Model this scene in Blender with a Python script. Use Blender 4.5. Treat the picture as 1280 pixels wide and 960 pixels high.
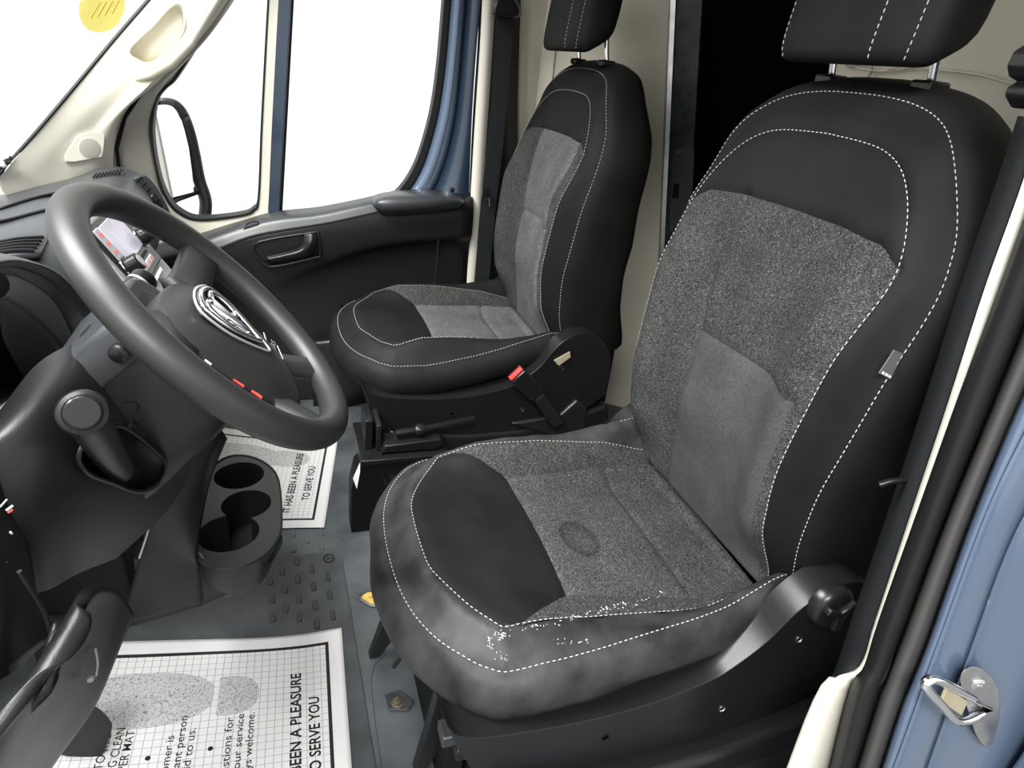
import bpy, bmesh, math, random
from mathutils import Vector, Matrix, noise
from mathutils.geometry import delaunay_2d_cdt
random.seed(7)
for o in list(bpy.data.objects): bpy.data.objects.remove(o)
scene = bpy.context.scene
col = scene.collection

# ------------------------------------------------------------------ camera
# world axes: X towards the van's rear, Y towards the passenger side, Z up; cab floor at Z = 0 (metres)
F = 806.41; CH = 1.10
AX = Vector((0.94516414, -0.04362296, 0.32366926))
AY = Vector((-0.30813012, -0.44762146, 0.83945867))
AZ = Vector((0.10826163, -0.89315848, -0.4365173))
CAM = Vector((0, 0, CH))
cd = bpy.data.cameras.new('camera'); cam = bpy.data.objects.new('camera', cd); col.objects.link(cam)
cd.sensor_width = 36.0; cd.lens = F / 1280 * 36.0; cd.clip_start = 0.02
rx = Vector((AX[0], AY[0], AZ[0])); ry = -Vector((AX[1], AY[1], AZ[1])); rz = -Vector((AX[2], AY[2], AZ[2]))
M4 = Matrix((rx, ry, rz)).transposed().to_4x4(); M4.translation = CAM
cam.matrix_world = M4
scene.camera = cam
# ------------------------------------------------------------------ light
w = bpy.data.worlds.new('showroom'); scene.world = w; w.use_nodes = True
bg = w.node_tree.nodes['Background']; bg.inputs[0].default_value = (1, 1, 1, 1); bg.inputs[1].default_value = 1.0
def area(name, loc, aim, size, power):
    l = bpy.data.lights.new(name, 'AREA'); l.shape = 'RECTANGLE'; l.size, l.size_y = size; l.energy = power
    o = bpy.data.objects.new(name, l); col.objects.link(o); o.location = loc
    o.rotation_euler = (Vector(aim) - Vector(loc)).to_track_quat('-Z', 'Y').to_euler()
    return o
area('added_area_light', (-0.9, -1.5, 2.9), (0.3, 1.0, 0.4), (1.6, .7), 108)  # added lamp above the driver's opening, out of view, brightens the cab
area('added_area_light', (-1.25, 0.9, 2.9), (-.35, 0.9, 0.7), (1.2, 1.8), 210)  # added lamp above the windshield, out of view, for highlights on the dash
vs = scene.view_settings
vs.view_transform = 'Standard'; vs.look = 'None'; vs.exposure = 0.45; vs.gamma = 1.0; vs.use_curve_mapping = False

# ------------------------------------------------------------------ helpers
def at(px, py, x=None, y=None, z=None):
    r = Vector(((px - 640) / F, (py - 480) / F, 1.0))
    d = Vector((r.dot(AX), r.dot(AY), r.dot(AZ)))
    if x is not None: t = x / d.x
    elif y is not None: t = y / d.y
    else: t = (z - CH) / d.z
    return CAM + d * t
BASE = {}
def nm(n): return n
def link(o, parent=None):
    col.objects.link(o)
    if parent is not None: o.parent = parent
def thing(name, label, cat, loc=(0, 0, 0), group=None):
    o = bpy.data.objects.new(name, None); o.empty_display_size = .05
    col.objects.link(o); o.location = loc; BASE[o] = Vector(loc)
    o['label'] = label; o['category'] = cat
    if group: o['group'] = group
    return o
def structure(name, label=None, cat=None, loc=(0, 0, 0)):
    o = bpy.data.objects.new(name, None); o.empty_display_size = .05
    col.objects.link(o); o.location = loc; BASE[o] = Vector(loc); o['kind'] = 'structure'
    if label: o['label'] = label
    if cat: o['category'] = cat
    return o
def obj(name, verts, faces, mat, parent=None, smooth=True, base=None, sharp=None):
    b = BASE[parent] if parent is not None else Vector(base if base else (0, 0, 0))
    me = bpy.data.meshes.new(name)
    me.from_pydata([tuple(Vector(v) - b) for v in verts], [], [tuple(f) for f in faces])
    bm = bmesh.new(); bm.from_mesh(me); bmesh.ops.recalc_face_normals(bm, faces=bm.faces); bm.to_mesh(me); bm.free()
    me.polygons.foreach_set('use_smooth', [smooth] * len(me.polygons))
    if smooth and sharp: me.set_sharp_from_angle(angle=math.radians(sharp))
    me.materials.append(mat)
    o = bpy.data.objects.new(name, me); col.objects.link(o)
    if parent is not None: o.parent = parent
    else: o.location = b
    BASE[o] = b
    return o
def tag(o, label, cat, group=None, kind=None):
    o['label'] = label; o['category'] = cat
    if group: o['group'] = group
    if kind: o['kind'] = kind
    return o
def bevel(o, wdt, seg=3, ang=35):
    m = o.modifiers.new('bevel', 'BEVEL'); m.width = wdt; m.segments = seg; m.limit_method = 'ANGLE'; m.angle_limit = math.radians(ang)
    m.harden_normals = False
    return o
def box(name, lo, hi, mat, parent=None, bev=.004, base=None, rot=None, seg=3):
    lo, hi = Vector(lo), Vector(hi); c = (lo + hi) / 2; h = (hi - lo) / 2
    vs_ = [Vector((sx * h.x, sy * h.y, sz * h.z)) for sx in (-1, 1) for sy in (-1, 1) for sz in (-1, 1)]
    if rot is not None: vs_ = [rot @ v for v in vs_]
    vs_ = [c + v for v in vs_]
    fs = [(0, 1, 3, 2), (4, 6, 7, 5), (0, 4, 5, 1), (2, 3, 7, 6), (0, 2, 6, 4), (1, 5, 7, 3)]
    o = obj(name, vs_, fs, mat, parent, smooth=True, base=base, sharp=60)
    if bev: bevel(o, bev, seg)
    return o
def obox(name, c, ex, ey, ez, mat, parent=None, bev=.002, base=None):
    """box from a centre and three half-axis vectors"""
    c = Vector(c); ex, ey, ez = Vector(ex), Vector(ey), Vector(ez)
    vs_ = [c + sx * ex + sy * ey + sz * ez for sx in (-1, 1) for sy in (-1, 1) for sz in (-1, 1)]
    fs = [(0, 1, 3, 2), (4, 6, 7, 5), (0, 4, 5, 1), (2, 3, 7, 6), (0, 2, 6, 4), (1, 5, 7, 3)]
    o = obj(name, vs_, fs, mat, parent, smooth=True, base=base, sharp=60)
    if bev: bevel(o, bev, 2)
    return o
def loftprism(name, A, B, mat, parent=None, bev=.004, base=None, seg=3, sharp=40):
    """closed solid between two equal-length loops of 3D points"""
    n = len(A); vs_ = list(A) + list(B)
    fs = [tuple(range(n)), tuple(range(2 * n - 1, n - 1, -1))]
    for i in range(n): fs.append((i, (i + 1) % n, n + (i + 1) % n, n + i))
    o = obj(name, vs_, fs, mat, parent, smooth=True, base=base, sharp=sharp)
    if bev: bevel(o, bev, seg)
    return o
def prism_y(name, xz, y0, y1, mat, parent=None, bev=.004, base=None, seg=3):
    return loftprism(name, [Vector((x, y0, z)) for x, z in xz], [Vector((x, y1, z)) for x, z in xz], mat, parent, bev, base, seg)
def cr(p, n, closed=False):
    """Catmull-Rom through the points, n samples for each span"""
    p = [Vector(q) for q in p]; N = len(p); out = []
    spans = N if closed else N - 1
    for i in range(spans):
        if closed: a, b, c, d = p[(i - 1) % N], p[i], p[(i + 1) % N], p[(i + 2) % N]
        else:
            b, c = p[i], p[i + 1]
            a = p[i - 1] if i > 0 else b * 2 - c
            d = p[i + 2] if i + 2 < N else c * 2 - b
        for k in range(n):
            t = k / n
            out.append(.5 * (2 * b + (c - a) * t + (2 * a - 5 * b + 4 * c - d) * t * t + (3 * b - a - 3 * c + d) * t ** 3))
    if not closed: out.append(p[-1].copy())
    return out
def tube(name, pts, r, mat, parent=None, closed=False, n=10, base=None, flat=None):
    pts = [Vector(p) for p in pts]; N = len(pts); vs_, fs = [], []
    up = Vector((0.123, 0.31, 0.94)).normalized()
    for i, p in enumerate(pts):
        if closed: t = pts[(i + 1) % N] - pts[(i - 1) % N]
        else: t = pts[min(i + 1, N - 1)] - pts[max(i - 1, 0)]
        t.normalize(); a = up - t * up.dot(t)
        if a.length < .05: a = Vector((1, 0, 0)) - t * t.x
        a.normalize(); b = t.cross(a); up = a
        rr = r[i] if isinstance(r, (list, tuple)) else r
        for k in range(n):
            q = 2 * math.pi * k / n
            vs_.append(p + a * (rr * math.cos(q)) + b * (rr * math.sin(q) * (flat or 1)))
    for i in range(N if closed else N - 1):
        for k in range(n):
            fs.append((i * n + k, i * n + (k + 1) % n, ((i + 1) % N) * n + (k + 1) % n, ((i + 1) % N) * n + k))
    if not closed: fs += [tuple(range(n)), tuple(range(N * n - 1, N * n - n - 1, -1))]
    return obj(name, vs_, fs, mat, parent, base=base, sharp=50)
def ribbon(name, pts, wvec, thick, mat, parent=None, base=None):
    """flat webbing: pts along, wvec half-width vector(s), thickness along the normal"""
    pts = [Vector(p) for p in pts]; vs_, fs = [], []
    for i, p in enumerate(pts):
        wv = Vector(wvec[i]) if isinstance(wvec, list) else Vector(wvec)
        t = (pts[min(i + 1, len(pts) - 1)] - pts[max(i - 1, 0)]).normalized(); nn = t.cross(wv).normalized() * thick / 2
        vs_ += [p - wv - nn, p + wv - nn, p + wv + nn, p - wv + nn]
    for i in range(len(pts) - 1):
        for k in range(4): fs.append((i * 4 + k, i * 4 + (k + 1) % 4, i * 4 + 4 + (k + 1) % 4, i * 4 + 4 + k))
    L = len(vs_); fs += [(0, 1, 2, 3), (L - 1, L - 2, L - 3, L - 4)]
    return obj(name, vs_, fs, mat, parent, base=base, sharp=40)
def patch(name, grid, mat, parent=None, sub=6, thick=.006, base=None, pix=True):
    """smooth sheet through a grid of control points, given a real thickness"""
    G = [[at(p[0], p[1], y=p[2]) if pix else Vector(p) for p in row] for row in grid]
    rows = [cr(r_, sub) for r_ in G]
    cols_ = [cr([rows[i][j] for i in range(len(rows))], sub) for j in range(len(rows[0]))]
    m, n = len(cols_), len(cols_[0]); vs_ = [cols_[j][i] for j in range(m) for i in range(n)]
    fs = [(j * n + i, j * n + i + 1, (j + 1) * n + i + 1, (j + 1) * n + i) for j in range(m - 1) for i in range(n - 1)]
    o = obj(name, vs_, fs, mat, parent, base=base)
    # outward side faces the cab (camera side)
    me = o.data; c = sum((p.normal.dot((CAM - BASE[o]) - p.center) > 0) for p in me.polygons)
    if c < len(me.polygons) / 2: me.flip_normals()
    s = o.modifiers.new('solid', 'SOLIDIFY'); s.thickness = thick; s.offset = -1
    return o
def lathe(name, prof, c, axis, mat, parent=None, n=24, base=None, sharp=40):
    """profile of (radius, height) around axis at c"""
    ax = Vector(axis).normalized(); a = ax.orthogonal().normalized(); b = ax.cross(a); vs_, fs = [], []; c = Vector(c)
    for r, h in prof:
        for k in range(n):
            q = 2 * math.pi * k / n; vs_.append(c + ax * h + (a * math.cos(q) + b * math.sin(q)) * r)
    for i in range(len(prof) - 1):
        for k in range(n): fs.append((i * n + k, i * n + (k + 1) % n, (i + 1) * n + (k + 1) % n, (i + 1) * n + k))
    fs += [tuple(range(n)), tuple(range(len(vs_) - 1, len(vs_) - n - 1, -1))]
    return obj(name, vs_, fs, mat, parent, base=base, sharp=sharp)
def cut(o, cutters):
    """real holes: boolean difference, then the cutter is deleted"""
    for c in cutters:
        m = o.modifiers.new('cut', 'BOOLEAN'); m.operation = 'DIFFERENCE'; m.object = c; m.solver = 'EXACT'
    dg = bpy.context.evaluated_depsgraph_get(); dg.update()
    me = bpy.data.meshes.new_from_object(o.evaluated_get(dg)); o.modifiers.clear(); o.data = me
    me.polygons.foreach_set('use_smooth', [True] * len(me.polygons)); me.set_sharp_from_angle(angle=math.radians(35))
    for c in cutters: bpy.data.objects.remove(c)
def sm(t): t = max(0., min(1., t)); return t * t * (3 - 2 * t)
def interp(x, xs, ys):
    if x <= xs[0]: return ys[0]
    for i in range(len(xs) - 1):
        if x <= xs[i + 1]: return ys[i] + (ys[i + 1] - ys[i]) * (x - xs[i]) / (xs[i + 1] - xs[i])
    return ys[-1]
def inside(p, poly):
    c = False; n = len(poly); x, y = p
    for i in range(n):
        x1, y1 = poly[i][0], poly[i][1]; x2, y2 = poly[i - 1][0], poly[i - 1][1]
        if (y1 > y) != (y2 > y) and x < (x2 - x1) * (y - y1) / (y2 - y1) + x1: c = not c
    return c
def segdist(p, pl):
    best = 9.
    for a, b in zip(pl[:-1], pl[1:]):
        dx, dy = b[0] - a[0], b[1] - a[1]; L = dx * dx + dy * dy
        t = 0 if L == 0 else max(0, min(1, ((p[0] - a[0]) * dx + (p[1] - a[1]) * dy) / L))
        d = (p[0] - a[0] - t * dx) ** 2 + (p[1] - a[1] - t * dy) ** 2
        if d < best: best = d
    return math.sqrt(best)
def resample(pl, step):
    pl = [Vector(p) for p in pl]; out = [pl[0].copy()]; acc = 0.
    for a, b in zip(pl[:-1], pl[1:]):
        L = (b - a).length
        if L == 0: continue
        s = step - acc
        while s <= L: out.append(a.lerp(b, s / L)); s += step
        acc = (acc + L) % step if L + acc >= step else acc + L
    if (out[-1] - pl[-1]).length > step * .3: out.append(pl[-1].copy())
    else: out[-1] = pl[-1].copy()
    return out
def text_mesh(name, body, mat, parent, end, udir, vdir, cap, length, lift=.0008, bold=.0):
    """lettering whose last character ends at `end`, of the given capital height and total length"""
    cu = bpy.data.curves.new(name, 'FONT'); cu.body = body; cu.size = 1.0; cu.offset = bold; cu.resolution_u = 3
    t = bpy.data.objects.new(name, cu); col.objects.link(t)
    dg = bpy.context.evaluated_depsgraph_get(); dg.update()
    me = bpy.data.meshes.new_from_object(t.evaluated_get(dg)); bpy.data.objects.remove(t)
    u = Vector(udir).normalized(); v = Vector(vdir).normalized(); n = u.cross(v); b = BASE[parent]
    xs = [q.co.x for q in me.vertices]; x0, x1 = min(xs), max(xs); sx = length / (x1 - x0); sy = cap / .70
    for q in me.vertices: q.co = Vector(end) + u * ((q.co.x - x1) * sx) + v * (q.co.y * sy) + n * lift - b
    me.name = name; me.materials.clear(); me.materials.append(mat)
    o = bpy.data.objects.new(name, me); col.objects.link(o); o.parent = parent; BASE[o] = b
    return o

# ------------------------------------------------------------------ materials
def mat(name, color, rough=.5, spec=.5, metal=0., bump=None, vary=None, coat=0., sheen=0.):
    m = bpy.data.materials.new(name); m.use_nodes = True; nt = m.node_tree; b = nt.nodes['Principled BSDF']
    b.inputs['Base Color'].default_value = (*color, 1); b.inputs['Roughness'].default_value = rough
    b.inputs['Specular IOR Level'].default_value = spec; b.inputs['Metallic'].default_value = metal
    b.inputs['Coat Weight'].default_value = coat
    if sheen: b.inputs['Sheen Weight'].default_value = sheen
    tc = nt.nodes.new('ShaderNodeTexCoord')
    if vary:
        sc, lo, hi = vary
        nz = nt.nodes.new('ShaderNodeTexNoise'); nz.inputs['Scale'].default_value = sc; nz.inputs['Detail'].default_value = 4
        nt.links.new(tc.outputs['Object'], nz.inputs['Vector'])
        rp = nt.nodes.new('ShaderNodeValToRGB'); rp.color_ramp.elements[0].position = .35; rp.color_ramp.elements[1].position = .65
        rp.color_ramp.elements[0].color = (*[c * lo for c in color], 1); rp.color_ramp.elements[1].color = (*[min(1, c * hi) for c in color], 1)
        nt.links.new(nz.outputs['Fac'], rp.inputs['Fac']); nt.links.new(rp.outputs['Color'], b.inputs['Base Color'])
    if bump:
        sc, st, dist = bump
        nb = nt.nodes.new('ShaderNodeTexNoise'); nb.inputs['Scale'].default_value = sc; nb.inputs['Detail'].default_value = 2
        nt.links.new(tc.outputs['Object'], nb.inputs['Vector'])
        bp = nt.nodes.new('ShaderNodeBump'); bp.inputs['Strength'].default_value = st; bp.inputs['Distance'].default_value = dist
        nt.links.new(nb.outputs['Fac'], bp.inputs['Height']); nt.links.new(bp.outputs['Normal'], b.inputs['Normal'])
    return m
def heather(name, dark, mid, light, scale=330, stain=None):
    """woven heathered cloth: short light strands over dark ground"""
    m = bpy.data.materials.new(name); m.use_nodes = True; nt = m.node_tree; b = nt.nodes['Principled BSDF']
    b.inputs['Roughness'].default_value = .95; b.inputs['Specular IOR Level'].default_value = .15
    tc = nt.nodes.new('ShaderNodeTexCoord')
    nz = nt.nodes.new('ShaderNodeTexNoise'); nz.inputs['Scale'].default_value = scale; nz.inputs['Detail'].default_value = 3; nz.inputs['Distortion'].default_value = 2.2
    n2 = nt.nodes.new('ShaderNodeTexNoise'); n2.inputs['Scale'].default_value = 14; n2.inputs['Detail'].default_value = 3
    rp = nt.nodes.new('ShaderNodeValToRGB'); e = rp.color_ramp.elements
    e[0].position = .34; e[0].color = (*dark, 1); e[1].position = .72; e[1].color = (*light, 1); k = e.new(.52); k.color = (*mid, 1)
    mr = nt.nodes.new('ShaderNodeMapRange'); mr.inputs[1].default_value = .3; mr.inputs[2].default_value = .7; mr.inputs[3].default_value = .82; mr.inputs[4].default_value = 1.15
    mx = nt.nodes.new('ShaderNodeMix'); mx.data_type = 'RGBA'; mx.blend_type = 'MULTIPLY'; mx.inputs[0].default_value = 1
    for a in (nz, n2): nt.links.new(tc.outputs['Object'], a.inputs['Vector'])
    nt.links.new(nz.outputs['Fac'], rp.inputs['Fac']); nt.links.new(n2.outputs['Fac'], mr.inputs[0])
    nt.links.new(rp.outputs['Color'], mx.inputs[6]); nt.links.new(mr.outputs[0], mx.inputs[7]); nt.links.new(mx.outputs[2], b.inputs['Base Color'])
    if stain:
        # a spill ring soaked into the cloth
        cx, cy, rx_, ry_ = stain
        mp = nt.nodes.new('ShaderNodeMapping'); mp.vector_type = 'POINT'; mp.inputs['Location'].default_value = (-cx / rx_, -cy / ry_, 0); mp.inputs['Scale'].default_value = (1 / rx_, 1 / ry_, 0)
        nt.links.new(tc.outputs['Object'], mp.inputs[0])
        ln = nt.nodes.new('ShaderNodeVectorMath'); ln.operation = 'LENGTH'; nt.links.new(mp.outputs[0], ln.inputs[0])
        sr = nt.nodes.new('ShaderNodeValToRGB'); se = sr.color_ramp.elements; se[0].position = .35; se[0].color = (.8, .8, .8, 1); se[1].position = .68; se[1].color = (1, 1, 1, 1)
        k2 = se.new(.55); k2.color = (.5, .5, .5, 1)
        m2 = nt.nodes.new('ShaderNodeMix'); m2.data_type = 'RGBA'; m2.blend_type = 'MULTIPLY'; m2.inputs[0].default_value = 1
        nt.links.new(ln.outputs['Value'], sr.inputs[0]); nt.links.new(mx.outputs[2], m2.inputs[6]); nt.links.new(sr.outputs[0], m2.inputs[7]); nt.links.new(m2.outputs[2], b.inputs['Base Color'])
    bp = nt.nodes.new('ShaderNodeBump'); bp.inputs['Strength'].default_value = .5; bp.inputs['Distance'].default_value = .0012
    nt.links.new(nz.outputs['Fac'], bp.inputs['Height']); nt.links.new(bp.outputs['Normal'], b.inputs['Normal'])
    return m
def g(v): return (v, v, v)
PL = mat('charcoal_plastic', (.0105, .0105, .011), .36, .34, bump=(900, .25, .0006))
PLG = mat('satin_black_plastic', (.009, .009, .0095), .27, .36, bump=(700, .12, .0005))
PLD = mat('dash_plastic', (.030, .032, .035), .36, .55, bump=(1100, .25, .0006))
PLGREY = mat('grey_bezel_plastic', (.30, .30, .31), .35, .5)
BLK = mat('black_void_plastic', (.004, .004, .004), .6, .2)
RUB = mat('black_rubber', (.009, .009, .0095), .5, .3, bump=(300, .3, .001))
CLOTH = mat('dark_seat_cloth', (.0085, .0085, .0087), .6, .13, bump=(1400, .35, .0005), vary=(9, .85, 1.25))
CLOTHW = mat('worn_dark_seat_cloth', (.021, .021, .0215), .50, .26, bump=(40, .35, .004), vary=(14, .55, 1.9))
FAB = heather('grey_heather_fabric', (.006, .0063, .0063), (.030, .031, .030), (.18, .183, .175), 400)
FABS = heather('stained_grey_heather_fabric', (.007, .0073, .0073), (.035, .036, .035), (.20, .203, .194), 400, stain=(.035, -.025, .055, .075))
FAB2 = heather('lit_grey_heather_fabric', (.036, .037, .037), (.09, .091, .092), (.22, .22, .22))  # same seat cloth, lightened for the light falling on the passenger seat
FAB3 = heather('smooth_worn_grey_fabric', (.030, .031, .031), (.054, .056, .055), (.095, .097, .095), 420)
THREAD = mat('pale_thread', (.42, .42, .41), .8, .2)
CHROME = mat('chrome', (.85, .85, .86), .12, .5, 1.)
STEEL = mat('brushed_steel', (.6, .6, .6), .3, .5, 1., vary=(20, .8, 1.1))
CREAM = mat('cream_trim', (.66, .63, .54), .5, .4, bump=(600, .1, .0005))
CREAMM = mat('cream_painted_metal', (.66, .62, .50), .38, .5, vary=(3, .95, 1.04))
TAUPE = mat('taupe_trim', (.36, .34, .30), .5, .4)
BLUE = mat('blue_body_paint', (.105, .145, .215), .26, .5, .2, coat=.5)
BLUED = mat('shaded_blue_paint', (.022, .036, .060), .3, .5, .1, coat=.4)  # darker copy of the body blue, shade on the door frame put into colour
GUN = mat('dark_grey_metal', (.05, .053, .056), .4, .5, .4, vary=(30, .7, 1.3))
WHITE = mat('white_label', (.8, .8, .8), .6, .3)
RED = mat('red_button', (.75, .05, .04), .4, .5)
REDM = mat('red_icons', (.8, .1, .08), .4, .4)
FOAM = mat('yellow_foam', (.50, .33, .09), .9, .2, bump=(90, .8, .004), vary=(60, .6, 1.25))
TAN = mat('tan_clip', (.33, .29, .2), .5, .4)
FRAY = mat('white_fray', (.6, .6, .58), .9, .2)
INK = mat('black_ink', (.012, .011, .013), .7, .2)
CARGO = mat('cargo_shade_black', (.004, .004, .0045), .8, .2)  # near-black colour stands in for the darkness of the unlit cargo space
FLOORM = mat('rubber_floor', (.058, .065, .069), .42, .5, bump=(160, .25, .001), vary=(7, .65, 1.5))
MATM = mat('rubber_mat', (.040, .044, .047), .38, .5, bump=(220, .2, .001), vary=(12, .7, 1.35))
STUD = mat('polished_stud_rubber', (.017, .019, .02), .35, .5)
WEB = mat('seat_belt_webbing', (.014, .015, .016), .6, .25, bump=(900, .4, .0006))
RUST = mat('dirty_metal', (.085, .066, .046), .75, .3, vary=(70, .35, 1.5), bump=(120, .5, .002))
YEL = bpy.data.materials.new('yellow_sticker'); YEL.use_nodes = True
_n = YEL.node_tree; _b = _n.nodes['Principled BSDF']; _b.inputs['Base Color'].default_value = (.9, .82, .35, 1); _b.inputs['Roughness'].default_value = .6
_t = _n.nodes.new('ShaderNodeBsdfTransparent'); _t.inputs[0].default_value = (.95, .90, .50, 1); _m = _n.nodes.new('ShaderNodeMixShader'); _m.inputs[0].default_value = .72
_n.links.new(_b.outputs[0], _m.inputs[1]); _n.links.new(_t.outputs[0], _m.inputs[2]); _n.links.new(_m.outputs[0], _n.nodes['Material Output'].inputs[0])
def glass(name, tint=(.97, .985, .98)):
    m = bpy.data.materials.new(name); m.use_nodes = True; nt = m.node_tree
    for n in list(nt.nodes):
        if n.type != 'OUTPUT_MATERIAL': nt.nodes.remove(n)
    out = nt.nodes['Material Output']
    t = nt.nodes.new('ShaderNodeBsdfTransparent'); t.inputs[0].default_value = (*tint, 1)
    gl = nt.nodes.new('ShaderNodeBsdfGlossy'); gl.inputs['Roughness'].default_value = .02
    mx = nt.nodes.new('ShaderNodeMixShader'); mx.inputs[0].default_value = .05
    nt.links.new(t.outputs[0], mx.inputs[1]); nt.links.new(gl.outputs[0], mx.inputs[2]); nt.links.new(mx.outputs[0], out.inputs[0])
    return m
GLASS = glass('clear_glass')
SCREEN = mat('grey_lcd', (.50, .47, .55), .18, .6, vary=(14, .75, 1.2))

# ------------------------------------------------------------------ setting: floor and shell
fl = box('floor', (-.95, .30, -.03), (1.25, 2.2, 0), FLOORM, None, bev=0)
fl['kind'] = 'structure'; fl['label'] = 'worn dark rubber cab floor under both seats'; fl['category'] = 'floor'
def stud_at(px, py, parent, m, z, name='stud', L=.028, Wd=.0125):
    c = at(px, py, z=z); pts = []
    for k in range(12):
        a = 2 * math.pi * k / 12; yy = math.sin(a) * Wd / 2 + (L - Wd) / 2 * (1 if math.sin(a) > 0 else -1)
        pts.append(Vector((c.x + math.cos(a) * Wd / 2, c.y + yy * 1.15, z)))
    A = [p + Vector((0, 0, .0)) for p in pts]; B = [Vector((c.x + (p.x - c.x) * .86, c.y + (p.y - c.y) * .9, z + .003)) for p in pts]
    return loftprism(name, A, B, m, parent, bev=0)
for p in [(366, 667), (384, 675), (401, 666), (402, 683), (367, 686)]: stud_at(*p, fl, FLOORM, 0)
# seam ridges pressed into the floor covering
tube('floor_ridge', [at(p[0], p[1], z=.001) for p in [(476, 960), (468, 900), (463, 850), (468, 830), (482, 818)]], .0014, FLOORM, fl, n=6)
tube('floor_ridge', [at(p[0], p[1], z=.001) for p in [(412, 668), (430, 672), (452, 668), (476, 671)]], .002, FLOORM, fl, n=6)
# torn hole in the covering with foam showing
tear = [(448, 748), (455, 742), (466, 739), (489, 735), (492, 752), (478, 754), (470, 759), (461, 757)]
tp = [at(p[0], p[1], z=.0) for p in tear]
tc_ = sum(tp, Vector()) / len(tp)
ring_ = cr(tp, 3, True)
fv = [tc_ + Vector((0, 0, .003))]; ff = []
for k in (1, 2, 3):
    for p in ring_:
        q = tc_.lerp(p, k / 3); fv.append(Vector((q.x, q.y, .001 + .003 * noise.noise(q * 60))))
n_ = len(ring_)
for i in range(n_): ff.append((0, 1 + i, 1 + (i + 1) % n_))
for k in range(2):
    for i in range(n_): ff.append((1 + k * n_ + i, 1 + k * n_ + (i + 1) % n_, 1 + (k + 1) * n_ + (i + 1) % n_, 1 + (k + 1) * n_ + i))
foam = obj('foam_tear', fv, ff, FOAM, fl); foam['label'] = 'torn hole in the floor covering showing yellow foam'
tube('torn_edge', [p + Vector((0, 0, .003)) for p in ring_], .0032, FLOORM, fl, closed=True, n=6)
def rise(x): return .05 * (max(0., .02 - x) / .38) ** 1.6     # the footwell floor curves up to the toe board
# rubber mat in the driver's footwell
fm = thing('rubber_floor_mat', 'dark ribbed rubber mat with oblong studs beneath the paper mat', 'floor mat', (0, .9, 0))
mp = [(-.62, .50), (.112, .50), (.105, .72), (.100, 1.0), (.097, 1.235), (.085, 1.262), (.06, 1.268), (-.62, 1.268)]
mv, mf = [], []; NX = 24
for i in range(NX + 1):
    x = -.60 + i / NX * .66
    mv += [Vector((x, .50, rise(x) + .0065)), Vector((x, 1.268, rise(x) + .0065)), Vector((x, 1.268, rise(x) + .0003)), Vector((x, .50, rise(x) + .0003))]
for yy, xx in ((0, 0),): pass
mv += [Vector((.112, .50, .0065)), Vector((.097, 1.240, .0065)), Vector((.097, 1.240, .0003)), Vector((.112, .50, .0003))]
for i in range(NX + 1):
    for k in range(4): mf.append((i * 4 + k, i * 4 + (k + 1) % 4, i * 4 + 4 + (k + 1) % 4, i * 4 + 4 + k))
mf += [(0, 1, 2, 3), (len(mv) - 1, len(mv) - 2, len(mv) - 3, len(mv) - 4)]
obj('mat_sheet', mv, mf, MATM, fm, sharp=50)
for i, p in enumerate([(371, 702), (390, 711), (353, 714), (372, 724), (392, 733), (374, 749), (394, 757), (374, 771), (396, 780), (356, 736), (357, 760), (410, 721), (412, 744), (416, 769),
          (338, 726), (340, 748), (341, 772)]):
    stud_at(*p, fm, STUD, .0062 + rise(at(*p, z=.006).x))
rc = at(411, 698, z=.007)
for rr in (.0125, .010):
    tube('maker_ring', [rc + Vector((rr * math.cos(a * math.pi / 12), rr * 1.2 * math.sin(a * math.pi / 12), 0)) for a in range(24)], .0009, INK, fm, closed=True, n=5)
obox('maker_mark', rc, (.006, 0, 0), (0, .001, 0), (0, 0, .0006), INK, fm, 0)
obox('maker_mark', rc + Vector((-.002, 0, 0)), (.001, 0, 0), (0, .006, 0), (0, 0, .0006), INK, fm, 0)

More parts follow.
